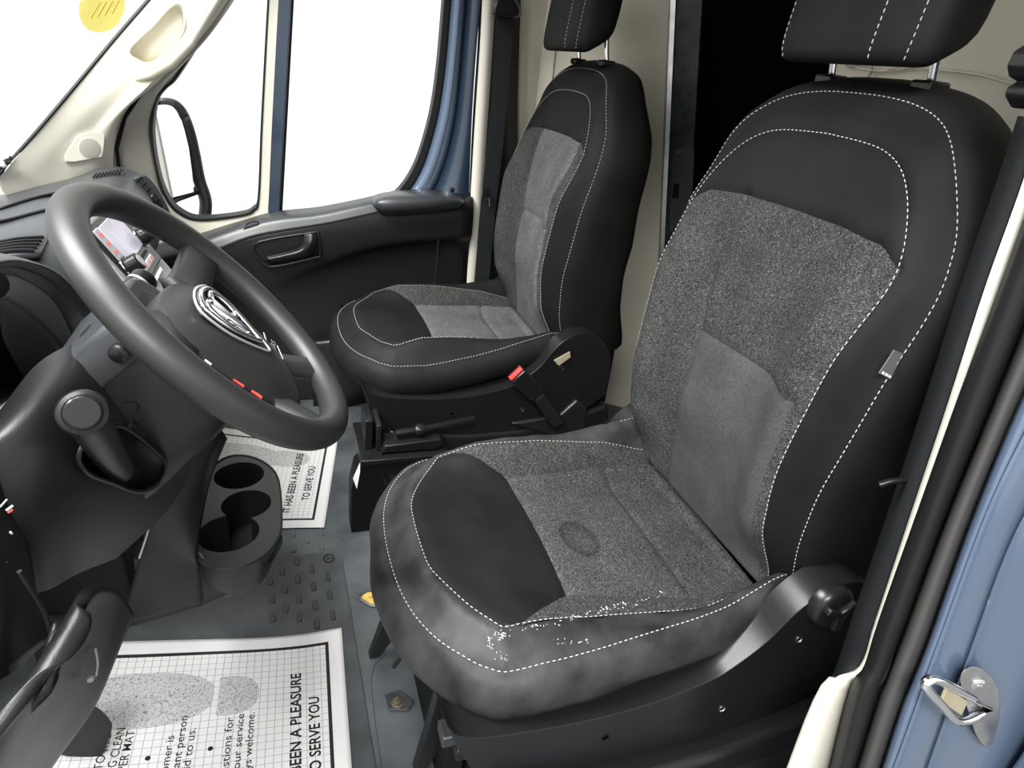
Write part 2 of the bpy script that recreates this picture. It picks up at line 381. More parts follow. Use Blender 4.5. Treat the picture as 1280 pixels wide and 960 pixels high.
# paper mats: flat print (grid, border, footprint) in the material, lettering as thin ink
def paper_mat(name, W_, H_, foot):
    m = bpy.data.materials.new(name); m.use_nodes = True; nt = m.node_tree; b = nt.nodes['Principled BSDF']
    b.inputs['Roughness'].default_value = .8; b.inputs['Specular IOR Level'].default_value = .2
    L = nt.links.new
    def math_(op, a, bb=None, c=None):
        n = nt.nodes.new('ShaderNodeMath'); n.operation = op
        for i, v in enumerate((a, bb, c)):
            if v is None: continue
            if isinstance(v, (int, float)): n.inputs[i].default_value = v
            else: L(v, n.inputs[i])
        return n.outputs[0]
    tc = nt.nodes.new('ShaderNodeTexCoord'); sp = nt.nodes.new('ShaderNodeSeparateXYZ'); L(tc.outputs['Object'], sp.inputs[0])
    x, y = sp.outputs[0], sp.outputs[1]                 # local: x from -W_ to 0 (rear edge), y from -H_ to 0 (far edge)
    def band(v, lo, hi): return math_('MULTIPLY', math_('GREATER_THAN', v, lo), math_('LESS_THAN', v, hi))
    inx = band(x, -W_ + .028, -.028); iny = band(y, -H_ + .03, -.030); inner = math_('MULTIPLY', inx, iny)
    inx2 = band(x, -W_ + .035, -.0345); iny2 = band(y, -H_ + .037, -.037); inner2 = math_('MULTIPLY', inx2, iny2)
    border = math_('SUBTRACT', inner, inner2)
    def lines(v, s, wd):
        fr = math_('FRACT', math_('DIVIDE', math_('ADD', v, 5.0), s)); return math_('LESS_THAN', fr, wd)
    grid = math_('MAXIMUM', lines(x, .0135, .07), lines(y, .0135, .055)); grid = math_('MULTIPLY', math_('MULTIPLY', grid, inner2), .62)
    def ell(cx, cy, a, bb, cutlo=None, cuthi=None):
        e = math_('ADD', math_('POWER', math_('ABSOLUTE', math_('DIVIDE', math_('SUBTRACT', x, cx), a)), 2.2), math_('POWER', math_('ABSOLUTE', math_('DIVIDE', math_('SUBTRACT', y, cy), bb)), 2.2))
        r = math_('LESS_THAN', e, 1.0)
        if cutlo is not None: r = math_('MULTIPLY', r, math_('GREATER_THAN', x, cutlo))
        if cuthi is not None: r = math_('MULTIPLY', r, math_('LESS_THAN', x, cuthi))
        return r
    fp = None
    for f in foot:
        e = ell(*f); fp = e if fp is None else math_('MAXIMUM', fp, e)
    nz = nt.nodes.new('ShaderNodeTexNoise'); nz.inputs['Scale'].default_value = 330; nz.inputs['Detail'].default_value = 2; nz.inputs['Distortion'].default_value = 1.5
    L(tc.outputs['Object'], nz.inputs['Vector'])
    speck = math_('MULTIPLY', math_('LESS_THAN', nz.outputs['Fac'], .43), .75)
    fpv = math_('MULTIPLY', fp, math_('MAXIMUM', speck, .28))
    ink = math_('MAXIMUM', math_('MAXIMUM', border, fpv), math_('MULTIPLY', grid, math_('SUBTRACT', 1.0, fp)))
    mx = nt.nodes.new('ShaderNodeMix'); mx.data_type = 'RGBA'; L(ink, mx.inputs[0])
    mx.inputs[6].default_value = (.62, .61, .60, 1); mx.inputs[7].default_value = (.02, .018, .02, 1); L(mx.outputs[2], b.inputs['Base Color'])
    return m
def paper(name, label, corner, ang, W_, H_, foot, texts, dots, zoff):
    """sheet whose rear far corner lies at `corner`; slightly wavy, with ink"""
    ca, sa = math.cos(ang), math.sin(ang); N = 56
    def world(u, v): return Vector((corner[0] + u * ca - v * sa, corner[1] + u * sa + v * ca, 0))
    def hz(u, v): return rise(corner[0] + u) + zoff + .004 * sm((v + .06) / .06) * (1 + math.sin(u * 12)) * .5 + .0015 * math.sin(u * 17 + v * 9)
    vs_ = [(-W_ * (1 - i / N), -H_ * (1 - j / N), hz(-W_ * (1 - i / N), -H_ * (1 - j / N))) for j in range(N + 1) for i in range(N + 1)]
    fs = [(j * (N + 1) + i, j * (N + 1) + i + 1, (j + 1) * (N + 1) + i + 1, (j + 1) * (N + 1) + i) for j in range(N) for i in range(N)]
    o = obj(name, vs_, fs, paper_mat(name + '_print', W_, H_, foot), None)
    s = o.modifiers.new('solid', 'SOLIDIFY'); s.thickness = .0006; s.offset = -1
    o.location = (corner[0], corner[1], 0); o.rotation_euler = (0, 0, ang); BASE[o] = Vector((0, 0, 0))
    tag(o, label, 'paper mat', 'paper floor mats')
    inv = Matrix.Rotation(-ang, 4, 'Z') @ Matrix.Translation(-Vector((corner[0], corner[1], 0)))
    for body, px, py, cap, ln in texts:
        zz_ = zoff
        for _ in range(6): P_0 = at(px, py, z=zz_); zz_ = zoff + rise(P_0.x)
        e = inv @ P_0
        t = text_mesh('lettering', body, INK, o, Vector((e.x, e.y, 0)), (0, 1, 0), (-1, 0, 0), cap, ln, 0, bold=.022 if cap > .016 else .004)
        for q in t.data.vertices: q.co.z = hz(q.co.x, q.co.y) + .0009
    for px, py in dots:
        zz_ = zoff
        for _ in range(6): P_0 = at(px, py, z=zz_); zz_ = zoff + rise(P_0.x)
        e = inv @ P_0; r = .0042
        obj('printed_dot', [(e.x + r * math.cos(k * math.pi / 8), e.y + r * math.sin(k * math.pi / 8), hz(e.x + r * math.cos(k * math.pi / 8), e.y) + .0009) for k in range(16)], [tuple(range(16))], INK, o, smooth=False)
    return o
c0 = at(427, 785, z=.012); a0 = at(440, 960, z=.012)
paper('paper_floor_mat', "white printed paper mat on the driver's floor beside the brake pedal", (c0.x, c0.y), math.atan2(a0.x - c0.x, c0.y - a0.y), .50, .46,
      [(-.345, -.128, .118, .056, None, -.232), (-.205, -.132, .050, .042, -.224)],
      [('IT HAS BEEN A PLEASURE', 376, 841, .0185, .285), ('TO SERVE YOU', 398.5, 870, .0185, .160),
       ('YOUR SUGGESTIONS FOR'.capitalize(), 292, 897, .0125, .20), ('improving our service', 305.5, 893, .0125, .20), ('are always welcome.', 318.5, 891, .0125, .18),
       ('The customer is', 218, 919, .0125, .14), ('the most important person', 235, 895, .0125, .24), ('in the world to us.', 245, 910, .0125, .17),
       ('WE HAVE TRIED TO KEEP', 141, 911, .0125, .21), ('YOUR CARPETING CLEAN', 157, 909, .0125, .2), ('WITH THIS PAPER MAT', 169, 912, .0125, .19)],
      [(184.5, 947), (263, 936)], .0110)
c1 = at(423, 545, z=.004); a1 = at(405.5, 659.5, z=.004)
paper('paper_floor_mat', "white printed paper mat on the passenger's floor beyond the cup holders", (c1.x, c1.y), math.atan2(a1.x - c1.x, c1.y - a1.y), .50, (c1 - a1).length,
      [(-.275, -.135, .125, .062), (-.135, -.132, .062, .044, -.182)],
      [('IT HAS BEEN A PLEASURE', 379.5, 567, .0185, .285), ('TO SERVE YOU', 394.5, 583, .0185, .165)], [], .003)

gnd = box('floor_ground', (-6, -5, -.62), (6, 7, -.6), mat('showroom_floor', (.22, .22, .215), .5), None, bev=0); gnd['kind'] = 'structure'; gnd['label'] = 'grey showroom floor under the van'; gnd['category'] = 'floor'
box('sill_side', (-.95, .28, -.55), (2.6, .30, .0), BLUE, fl, .004)
# front bulkhead under the dash, cargo space behind the partition
o = box('wall_front', (-.98, .35, 0), (-.95, 2.2, .55), BLK, None, bev=0); o['kind'] = 'structure'; o['label'] = 'black bulkhead behind the footwells'; o['category'] = 'wall'
hk = [(-.95, -.01), (-.36, -.01), (-.36, rise(-.36)), (-.45, rise(-.45)), (-.55, rise(-.55)), (-.65, .2), (-.95, .42)]
o = prism_y('trim_1', hk, .42, 2.1, FLOORM, None, bev=0); o['kind'] = 'structure'; o['label'] = 'sloping black toe board at the front of the footwells'; o['category'] = 'toe board'

o = box('ceiling', (-.12, .32, 1.72), (1.2, 2.2, 1.76), mat('headliner', (.55, .53, .48), .9), None, bev=0); o['kind'] = 'structure'; o['label'] = 'grey headliner over the seats'; o['category'] = 'ceiling'
o = box('trim_4', (-.30, 2.10, 1.50), (1.2, 2.2, 1.74), CREAM, None, bev=.01); o['kind'] = 'structure'; o['label'] = 'cream roof rail above the passenger door'; o['category'] = 'roof rail'
o = box('trim_5', (-.45, .31, 1.64), (2.6, .40, 1.80), BLUE, None, bev=.02); o['kind'] = 'structure'; o['label'] = "blue roof rail above the driver's door opening"; o['category'] = 'roof rail'
# ---- passenger side: door, pillars
YD = 2.12
D = structure('door_1', 'passenger door with black trim, cream quarter window frame and blue paint', 'door', (0, YD, 0))
def ringprism(name, inner, outer, y0, y1, m, parent, bev=.003, closed=True, pix=True):
    """frame between two equal-length loops given in pixels or (x,z), from depth y0 to y1"""
    I = [at(p[0], p[1], y=y0) if pix else Vector((p[0], y0, p[1])) for p in inner]; O = [at(p[0], p[1], y=y0) if pix else Vector((p[0], y0, p[1])) for p in outer]
    n = len(I); dv = Vector((0, y1 - y0, 0)); vs_ = I + O + [p + dv for p in I] + [p + dv for p in O]; fs = []
    R_ = range(n) if closed else range(n - 1)
    for i in R_:
        j = (i + 1) % n
        fs += [(i, j, n + j, n + i), (2 * n + i, 3 * n + i, 3 * n + j, 2 * n + j), (i, 2 * n + i, 2 * n + j, j), (n + i, n + j, 3 * n + j, 3 * n + i)]
    if not closed: fs += [(0, n, 3 * n, 2 * n), (n - 1, 3 * n - 1, 4 * n - 1, 2 * n - 1)]
    o = obj(name, vs_, fs, m, parent, sharp=45)
    if bev: bevel(o, bev, 3)
    return o
# quarter window
qi = [(196, 127), (191, 165), (198, 215), (210, 248), (226, 265), (250, 273), (300, 268), (316, 261), (322, 245), (326, 150), (334, 0), (340, -90), (330, -120), (308, -70), (262, 30), (222, 96), (206, 112)]
qo = [(176, 118), (166, 165), (176, 225), (192, 262), (212, 285), (250, 296), (305, 288), (333, 278), (337, 250), (341, 150), (349, 0), (356, -100), (330, -150), (290, -85), (248, 18), (206, 82), (186, 100)]
def dense(l, n=5): return [(p.x, p.y) for p in cr([Vector((a, b, 0)) for a, b in l], n, True)]
ringprism('quarter_window_frame', dense(qi), dense(qo), YD, YD + .05, CREAM, D, .006)
ql = [(p[0] + (d[0] - p[0]) * .17, p[1] + (d[1] - p[1]) * .17) for p, d in zip(qi, qo)]
ringprism('quarter_window_seal', dense(qi), dense(ql), YD - .004, YD + .045, RUB, D, .001)
obj('quarter_glass', [at(p[0], p[1], y=YD + .035) for p in dense(qi, 3)], [tuple(range(len(qi) * 3))], GLASS, D, smooth=False)
# divider bar between the panes
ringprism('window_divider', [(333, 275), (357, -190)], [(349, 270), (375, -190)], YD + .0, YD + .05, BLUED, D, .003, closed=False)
ringprism('divider_seal', [(347, 268), (373, -190)], [(353, 267), (378, -190)], YD + .025, YD + .045, RUB, D, .001, closed=False)
# main pane with its rounded rear corner
mi = [(352, 268), (400, 262), (450, 250), (484, 240), (506, 222), (522, 195), (534, 160), (545, 100), (552, 40), (556, 0), (576, -190), (378, -190)]
obj('door_glass', [at(p[0], p[1], y=YD + .04) for p in mi], [tuple(range(len(mi)))], GLASS, D, smooth=False)
e0 = [(470, 262), (500, 236), (518, 208), (530, 175), (541, 130), (549, 70), (555, 0), (561, -60), (569, -190)]
e1 = [(478, 268), (508, 241), (526, 212), (538, 178), (549, 133), (557, 72), (563, 0), (569, -60), (577, -190)]
e2 = [(505, 275), (522, 250), (540, 218), (552, 182), (562, 136), (569, 74), (575, 0), (581, -60), (589, -190)]
e3 = [(520, 280), (534, 255), (550, 222), (562, 186), (571, 138), (577, 76), (583, 0), (588, -60), (596, -190)]
e4 = [(560, 420), (583, 330), (586, 250), (588, 190), (590, 138), (594, 76), (600, 0), (604, -60), (612, -190)]
def sm2(l): return [(p.x, p.y) for p in cr([Vector((a, b, 0)) for a, b in l], 4)]
ringprism('door_glass_seal', sm2(e0), sm2(e1), YD + .01, YD + .05, RUB, D, .002, closed=False)
def strip(name, L0, y0, L1, y1, m, parent, thick=.006):
    a = [at(p[0], p[1], y=y0) for p in sm2(L0)]; b = [at(p[0], p[1], y=y1) for p in sm2(L1)]; n = len(a)
    o = obj(name, a + b, [(i, i + 1, n + i + 1, n + i) for i in range(n - 1)], m, parent)
    s = o.modifiers.new('solid', 'SOLIDIFY'); s.thickness = thick; s.offset = 0
    return o
strip('door_frame_inner', e1, YD + .02, e2, YD - .005, BLUE, D, .005)
strip('door_frame_step', e2, YD - .002, e3, YD + .015, BLUE, D, .005)
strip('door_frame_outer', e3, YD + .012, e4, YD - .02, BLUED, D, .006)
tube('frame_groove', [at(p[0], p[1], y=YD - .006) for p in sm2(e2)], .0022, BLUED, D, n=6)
lathe('frame_plug', [(.008, 0), (.008, .004), (.005, .006)], at(565, 237, y=YD - .028), (0, -1, 0), PL, D, 14)
# door trim panel: a modelled sheet, ledge, pocket bulge, armrest
dp = [[(120, 330, 2.14), (214, 300, 2.13), (300, 282, 2.12), (400, 265, 2.12), (480, 246, 2.12), (590, 240, 2.11)],
      [(120, 345, 2.12), (224, 320, 2.06), (310, 297, 2.05), (400, 280, 2.05), (480, 262, 2.05), (592, 262, 2.06)],
      [(120, 370, 2.12), (234, 350, 2.07), (320, 345, 2.06), (400, 325, 2.06), (480, 304, 2.05), (590, 292, 2.06)],
      [(120, 400, 2.12), (245, 390, 2.10), (330, 385, 2.09), (400, 350, 2.09), (480, 320, 2.09), (586, 312, 2.09)],
      [(130, 470, 2.12), (260, 450, 2.10), (340, 450, 2.09), (410, 430, 2.09), (480, 400, 2.09), (582, 380, 2.09)],
      [(150, 560, 2.12), (280, 540, 2.07), (350, 540, 2.06), (420, 530, 2.06), (480, 500, 2.06), (578, 480, 2.06)],
      [(170, 650, 2.12), (300, 640, 2.10), (350, 640, 2.10), (420, 620, 2.10), (480, 600, 2.10), (576, 580, 2.10)]]
panel = patch('door_trim_panel', dp, PL, D, 7, .012)
ledge = [[(228, 298, 2.125), (300, 276, 2.12), (345, 264, 2.12), (400, 258, 2.12), (460, 246, 2.12), (500, 236, 2.12)],
         [(240, 306, 2.07), (300, 284, 2.065), (345, 274, 2.06), (400, 267, 2.06), (460, 254, 2.06), (500, 246, 2.06)],
         [(258, 318, 2.045), (310, 297, 2.04), (355, 288, 2.04), (410, 279, 2.04), (460, 268, 2.04), (500, 258, 2.04)]]
patch('window_sill_ledge', ledge, PLD, D, 6, .01)
# lock pull slot on the ledge
tube('lock_slot', [at(p[0], p[1], y=2.055) for p in [(305, 286), (309, 280), (316, 277), (323, 277), (322, 281), (314, 284)]], .0022, BLK, D, closed=True, n=6)
# armrest pad
ap = [[(462, 252, 2.10), (470, 243, 2.11), (500, 238, 2.115), (540, 237, 2.115), (574, 243, 2.115), (584, 252, 2.10)],
      [(466, 255, 2.03), (474, 249, 2.02), (500, 245, 2.015), (540, 244, 2.015), (570, 248, 2.02), (580, 254, 2.03)],
      [(470, 261, 2.02), (480, 261, 2.005), (500, 260, 2.0), (540, 257, 2.0), (566, 255, 2.01), (576, 258, 2.02)],
      [(474, 266, 2.04), (482, 270, 2.03), (500, 270, 2.03), (540, 266, 2.03), (562, 262, 2.03), (572, 262, 2.04)]]
patch('armrest', ap, PLD, D, 5, .012)
# pull handle: recess, bezel and lever
hb = [(318, 314), (325, 302), (390, 291), (398, 293), (400, 318), (394, 322), (345, 333), (330, 330)]
hbo = dense(hb, 3)
H0 = [at(p[0], p[1], y=2.045) for p in hbo]; H1 = [at(p[0], p[1], y=2.085) for p in [(320 + (q[0] - 320) * .96, 312 + (q[1] - 312) * .92) for q in hbo]]
nh = len(H0)
hd = obj('handle_recess', H0 + H1, [(i, (i + 1) % nh, nh + (i + 1) % nh, nh + i) for i in range(nh)] + [tuple(range(nh, 2 * nh))], BLK, D, sharp=50)
tube('handle_bezel', H0, .004, PL, D, closed=True, n=8)
hl = patch('door_handle', [[(331, 321, 2.045), (350, 316, 2.04), (372, 310, 2.035), (378, 300, 2.035), (379, 292, 2.04)],
                           [(333, 325, 2.035), (352, 321, 2.025), (378, 314, 2.02), (388, 303, 2.02), (390, 292, 2.03)],
                           [(338, 329, 2.04), (356, 326, 2.035), (388, 319, 2.03), (396, 306, 2.03), (397, 295, 2.035)]], PLG, D, 5, .008)
# pocket lip of the door and ribs
tube('panel_crease', [at(p[0], p[1], y=2.06) for p in [(440, 306), (470, 306), (500, 302), (540, 293), (548, 300), (546, 330), (543, 356)]], .004, PL, D, n=8)
pk = [[(392, 440, 2.05), (430, 430, 2.04), (500, 400, 2.04)], [(390, 432, 2.02), (430, 425, 2.0), (500, 395, 2.0)], [(392, 520, 2.02), (430, 510, 2.0), (500, 480, 2.0)]]
patch('door_pocket', pk, PL, D, 5, .01)

# pillar trim between windshield and door, with grab handle recess and tweeter
A_ = structure('trim_2', 'cream windshield pillar trim with grab handle and tweeter', 'pillar trim', (-.3, 2.0, .7))
ap_ = [[(0, 222, 1.86), (40, 172, 1.89), (90, 113, 1.93), (140, 53, 1.97), (186, 0, 2.0), (240, -62, 2.03), (330, -165, 2.06)],
       [(10, 244, 1.88), (60, 190, 1.91), (105, 140, 1.94), (160, 78, 1.97), (215, 20, 2.0), (262, -40, 2.03), (345, -150, 2.06)],
       [(60, 236, 1.93), (92, 190, 1.945), (125, 150, 1.96), (185, 92, 1.98), (240, 32, 2.0), (285, -30, 2.03), (360, -145, 2.06)],
       [(110, 228, 1.98), (126, 190, 1.975), (146, 148, 1.97), (196, 98, 1.975), (252, 38, 1.995), (296, -30, 2.03), (366, -145, 2.06)],
       [(142, 220, 2.03), (142, 185, 2.02), (153, 143, 2.01), (202, 98, 2.01), (257, 40, 2.02), (302, -28, 2.05), (370, -145, 2.07)]]
pil = patch('pillar_cover', ap_, CREAM, A_, 7, .008)
pb = [[(142, 222, 2.03), (142, 185, 2.02), (153, 143, 2.01), (175, 113, 2.01), (204, 97, 2.01), (257, 40, 2.02), (300, -28, 2.05), (370, -145, 2.07)],
      [(152, 224, 2.06), (150, 188, 2.05), (160, 150, 2.04), (180, 122, 2.04), (203, 104, 2.03), (260, 46, 2.04), (304, -24, 2.07), (374, -140, 2.09)],
      [(205, 250, 2.12), (194, 200, 2.12), (188, 160, 2.12), (194, 128, 2.12), (207, 106, 2.12), (268, 36, 2.12), (312, -30, 2.13), (382, -145, 2.14)]]
patch('pillar_return', pb, TAUPE, A_, 6, .006)
tube('pillar_gap', [at(p[0], p[1], y=p[2] - .003) for p in [(150, 224, 2.045), (146, 186, 2.035), (156, 147, 2.025), (176, 117, 2.02)]], .005, BLK, A_, n=6)
gr = [(162, 62), (190, 34), (218, 6), (229, 16), (228, 40), (210, 62), (188, 78), (172, 74)]
grd = dense(gr, 4); G0 = [at(p[0], p[1], y=1.975) for p in grd]; gc = (198, 44)
def inset(l, c, k): return [(c[0] + (p[0] - c[0]) * k, c[1] + (p[1] - c[1]) * k) for p in l]
gcut = loftprism('cutter', [at(p[0], p[1], y=1.90) for p in grd], [at(p[0], p[1], y=2.10) for p in grd], CREAM, None, bev=0)
cut(pil, [gcut])
G1 = [at(p[0], p[1], y=2.03) for p in inset(grd, (202, 46), .92)]; ng = len(G0)
obj('grab_recess', [at(p[0], p[1], y=1.985) for p in inset(grd, gc, 1.03)] + G1, [(i, (i + 1) % ng, ng + (i + 1) % ng, ng + i) for i in range(ng)] + [tuple(range(ng, 2 * ng))], CREAM, A_, sharp=60)
tube('grab_handle', [at(p[0], p[1], y=p[2]) for p in [(170, 98, 1.98), (190, 92, 1.965), (212, 78, 1.96), (236, 52, 1.965), (254, 22, 1.98), (276, -12, 2.0)]], [.008, .014, .016, .016, .014, .012], CREAM, A_, n=10)
tw = [(82, 202), (92, 177), (104, 167), (128, 165), (131, 170), (128, 194), (122, 197)]
twp = dense(tw, 3)
def onp(p, off): # depth of the pillar cover near the tweeter
    return at(p[0], p[1], y=1.955 + (p[0] - 105) * .0009 - off)
twA = loftprism('tweeter_cover', [onp(p, -.01) for p in inset(twp, (107, 184), 1.05)], [onp(p, .012) for p in twp], CREAM, A_, bev=.003)
tube('tweeter_edge', [onp(p, .006) for p in inset(twp, (107, 184), 1.02)], .0022, TAUPE, A_, closed=True, n=6)
tcn = onp((112, 185), .0125)
tnn = (onp((125, 170), 0) - onp((100, 190), 0)).cross(onp((120, 195), 0) - onp((100, 190), 0)).normalized()
if tnn.dot(CAM - tcn) < 0: tnn = -tnn
lathe('tweeter_grille', [(.024, -.002), (.024, .0016), (.020, .0024)], tcn, tnn, TAUPE, A_, 24)
# windshield with its black seal, the edge line runs down the pillar
ws = structure('window_1', 'windshield seen at its right edge', 'windshield', (-.6, 1.5, .75))
wl = [at(-20, 238, y=1.86), at(40, 171, y=1.89), at(90, 112, y=1.93), at(140, 52, y=1.97), at(186, -1, y=2.0), at(240, -64, y=2.03), at(330, -167, y=2.06)]
tube('windshield_seal', cr(wl, 4), .0042, RUB, ws, n=6)
wr = [Vector((p.x - .10 - .0 * i, .35, p.z)) for i, p in enumerate(wl)]
wpts = cr(wl, 4); wps2 = cr(wr, 4); nn_ = len(wpts)
obj('windshield_glass', wpts + wps2, [(i, i + 1, nn_ + i + 1, nn_ + i) for i in range(nn_ - 1)], GLASS, ws)
# sticker on the glass, wiper
def onglass(px, py):
    r = at(px, py, y=1.0) - CAM; best = None
    for i in range(nn_ - 1):
        a, b, c = wpts[i], wpts[i + 1], wps2[i]; nrm = (b - a).cross(c - a); t = nrm.dot(a - CAM) / nrm.dot(r); P = CAM + r * t
        k = (P - a).dot(b - a) / (b - a).length_squared
        if 0 <= k <= 1: best = P
    return best if best else CAM + r * t
st = [onglass(*p) for p in [(98, 4), (98, 16), (102, 28), (110, 37), (122, 40), (138, 37), (148, 28), (154, 14), (156, -4), (140, -18), (112, -16)]]
nrm_s = (st[2] - st[0]).cross(st[6] - st[0]).normalized()
if nrm_s.dot(CAM - st[0]) < 0: nrm_s = -nrm_s
sk = loftprism('windshield_sticker', [p + nrm_s * .0008 for p in st], [p + nrm_s * .0016 for p in st], YEL, None, bev=0, base=tuple(st[4]))
tag(sk, 'faded yellow sticker on the windshield at the top edge', 'sticker')
for k in range(4):
    a = onglass(112 + k * 9, 22 - k * 2) + nrm_s * .002; b = onglass(124 + k * 8, 2 - k) + nrm_s * .002
    tube('printed_line', [a, b], .0012, mat('faded_print', (.55, .45, .2), .7) if k == 0 else bpy.data.materials['faded_print'], sk, n=5)
wpv = thing('windshield_wiper', 'black wiper arm end at the lower corner of the windshield', 'wiper', tuple(at(4, 208, y=1.80)))
tube('arm', [at(-30, 228, y=1.83), at(0, 208, y=1.83), at(11, 201, y=1.83)], .007, PLG, wpv, n=8)
tube('blade', [at(-30, 240, y=1.86), at(2, 215, y=1.86), at(14, 196, y=1.86)], .004, RUB, wpv, n=6)
lathe('joint_cap', [(.007, 0), (.007, .006), (.003, .008)], at(4, 206, y=1.825), (0, -1, .3), CHROME, wpv, 12)

# rear door-post trim (passenger), belt, side wall
B_ = structure('trim_3', 'cream door-post trim behind the passenger door', 'pillar trim', (.6, 2.1, 0))
strip('cream_strip', [(571, 420), (581, 350), (588, 250), (594, 150), (600, 60), (603, 0), (605, -60), (613, -190)], 2.10, [(588, 420), (597, 350), (603, 250), (609, 150), (615, 60), (618, 0), (620, -60), (628, -190)], 2.10, CREAM, B_, .012)
tube('door_seal', [at(p[0], p[1], y=2.11) for p in sm2([(574, 420), (583, 350), (587, 260), (592, 150), (598, 60), (601, 0), (603, -60), (611, -190)])], .004, RUB, B_, n=6)
strip('dark_post', [(586, 430), (596, 350), (602, 250), (608, 150), (614, 60), (617, 0), (619, -60), (627, -190)], 2.13, [(640, 430), (643, 350), (646, 250), (646, 150), (648, 60), (650, 0), (651, -60), (659, -190)], 2.15, PL, B_, .01)
sw = structure('wall_right', 'beige side wall behind the passenger seat', 'wall', (.9, 2.2, 0))
box('side_panel', (.70, 2.17, 0), (2.6, 2.19, 2.0), CREAMM, sw, 0)
# partition: angled wing, upright channel, dark opening, panel behind the driver
P_ = structure('wall_rear', 'cream partition wall with a black opening behind the seats', 'partition', (1.1, 1.5, 0))
pt = at(840, -40, y=1.93); pbm = at(824, 330, y=1.86)
kx = (pt - pbm) / (pt.z - pbm.z)
def post(z): return pbm + kx * (z - pbm.z)
wa, wb = post(1.62), post(0.0)
wf = [Vector((.80, 2.165, 1.62)), Vector((.80, 2.165, 0))]
obj('wing_panel', [wa, wf[0], wf[1], wb], [(0, 1, 2, 3)], CREAMM, P_, smooth=False).modifiers.new('solid', 'SOLIDIFY').thickness = .01
tube('panel_fold', [wf[0].lerp(wa, .10) + Vector((0, -.006, 0)), wf[1].lerp(wb, .10) + Vector((0, -.006, 0))], .004, CREAMM, P_, n=8)
chd = Vector((.055, -.055, 0))
loftprism('bright_edge', [wa + Vector((-.008, -.012, 0)), wa + Vector((.006, -.022, 0)), wb + Vector((.006, -.022, 0)), wb + Vector((-.008, -.012, 0))],
          [wa + Vector((0, .02, 0)), wa + Vector((.012, .02, 0)), wb + Vector((.012, .02, 0)), wb + Vector((0, .02, 0))], STEEL, P_, bev=.002)
ca_, cb_ = wa + Vector((.010, -.012, 0)), wb + Vector((.010, -.012, 0))
loftprism('upright_channel', [ca_, ca_ + chd, cb_ + chd, cb_], [ca_ + Vector((.02, .02, 0)), ca_ + chd + Vector((.02, .02, 0)), cb_ + chd + Vector((.02, .02, 0)), cb_ + Vector((.02, .02, 0))], GUN, P_, bev=.003)
nrm_c = chd.cross(kx).normalized()
if nrm_c.dot(CAM - ca_) < 0: nrm_c = -nrm_c
def onpost(px, py, off=0):
    r = (at(px, py, y=1.0) - CAM); t = nrm_c.dot(ca_ + nrm_c * off - CAM) / nrm_c.dot(r); return CAM + r * t
lp = [(841, 187), (866, 182), (868, 190), (864, 285), (860, 291), (837, 291), (836, 284)]
pls = loftprism('latch_plate', [onpost(*p, .001) for p in lp], [onpost(*p, .010) for p in lp], mat('grey_latch_metal', (.085, .088, .09), .45, .5, .3), P_, bev=.002)
for p in ((848, 191), (841, 285)): lathe('screw', [(.005, 0), (.005, .002), (.003, .004)], onpost(*p, .010), nrm_c, STEEL, P_, 12)
obj('latch_slot', [onpost(*p, .0105) for p in [(842, 230), (849, 229), (848, 248), (840, 248)]], [(0, 1, 2, 3)], BLK, P_, smooth=False)
lathe('channel_dimple', [(.006, 0), (.003, .002)], onpost(863, 118, .001), nrm_c, GUN, P_, 12)
# panel behind the driver's seat
pr = [(1.12, y) for y in (1.27, 1.1, .9, .7, .5, .36)]
obj('driver_side_panel', [Vector((1.15, 1.27, 0)), Vector((1.15, 1.27, 1.7)), Vector((1.15, .36, 1.7)), Vector((1.15, .36, 0))], [(0, 1, 2, 3)], CREAMM, P_, smooth=False).modifiers.new('solid', 'SOLIDIFY').thickness = .02
for l in ([(1065, 118), (1080, 103), (1092, 87)], [(1070, 84), (1090, 88), (1112, 88), (1140, 84), (1180, 88), (1222, 93), (1275, 108)], [(1092, 74), (1090, 86)], [(1056, 76), (1062, 84), (1078, 80)], [(1110, 88), (1122, 86), (1126, 79)], [(1140, 84), (1143, 72)]):
    tube('panel_crease', cr([at(p[0], p[1], x=1.137) for p in l], 4), .0025, CREAMM if len(l) > 3 else TAUPE, P_, n=6)
cg = structure('wall_back', 'cargo space with its darkness painted black, seen through the partition opening', 'cargo space', (2.5, 1.2, 0))
box('cargo_end', (2.6, .2, -.05), (2.65, 2.2, 2.1), CARGO, cg, 0)
box('cargo_roof', (1.2, .2, 2.05), (2.65, 2.2, 2.1), CARGO, cg, 0)
box('cargo_floor', (1.26, .2, -.06), (2.65, 2.2, -.0), CARGO, cg, 0)
box('cargo_side', (1.2, .28, -.0), (2.62, .32, 2.1), CARGO, cg, 0)
box('cargo_side', (1.22, 2.10, 0), (2.62, 2.16, 2.08), CARGO, cg, 0)
box('partition_header', (1.16, .3, 1.7), (1.2, 2.16, 2.08), CARGO, cg, 0)
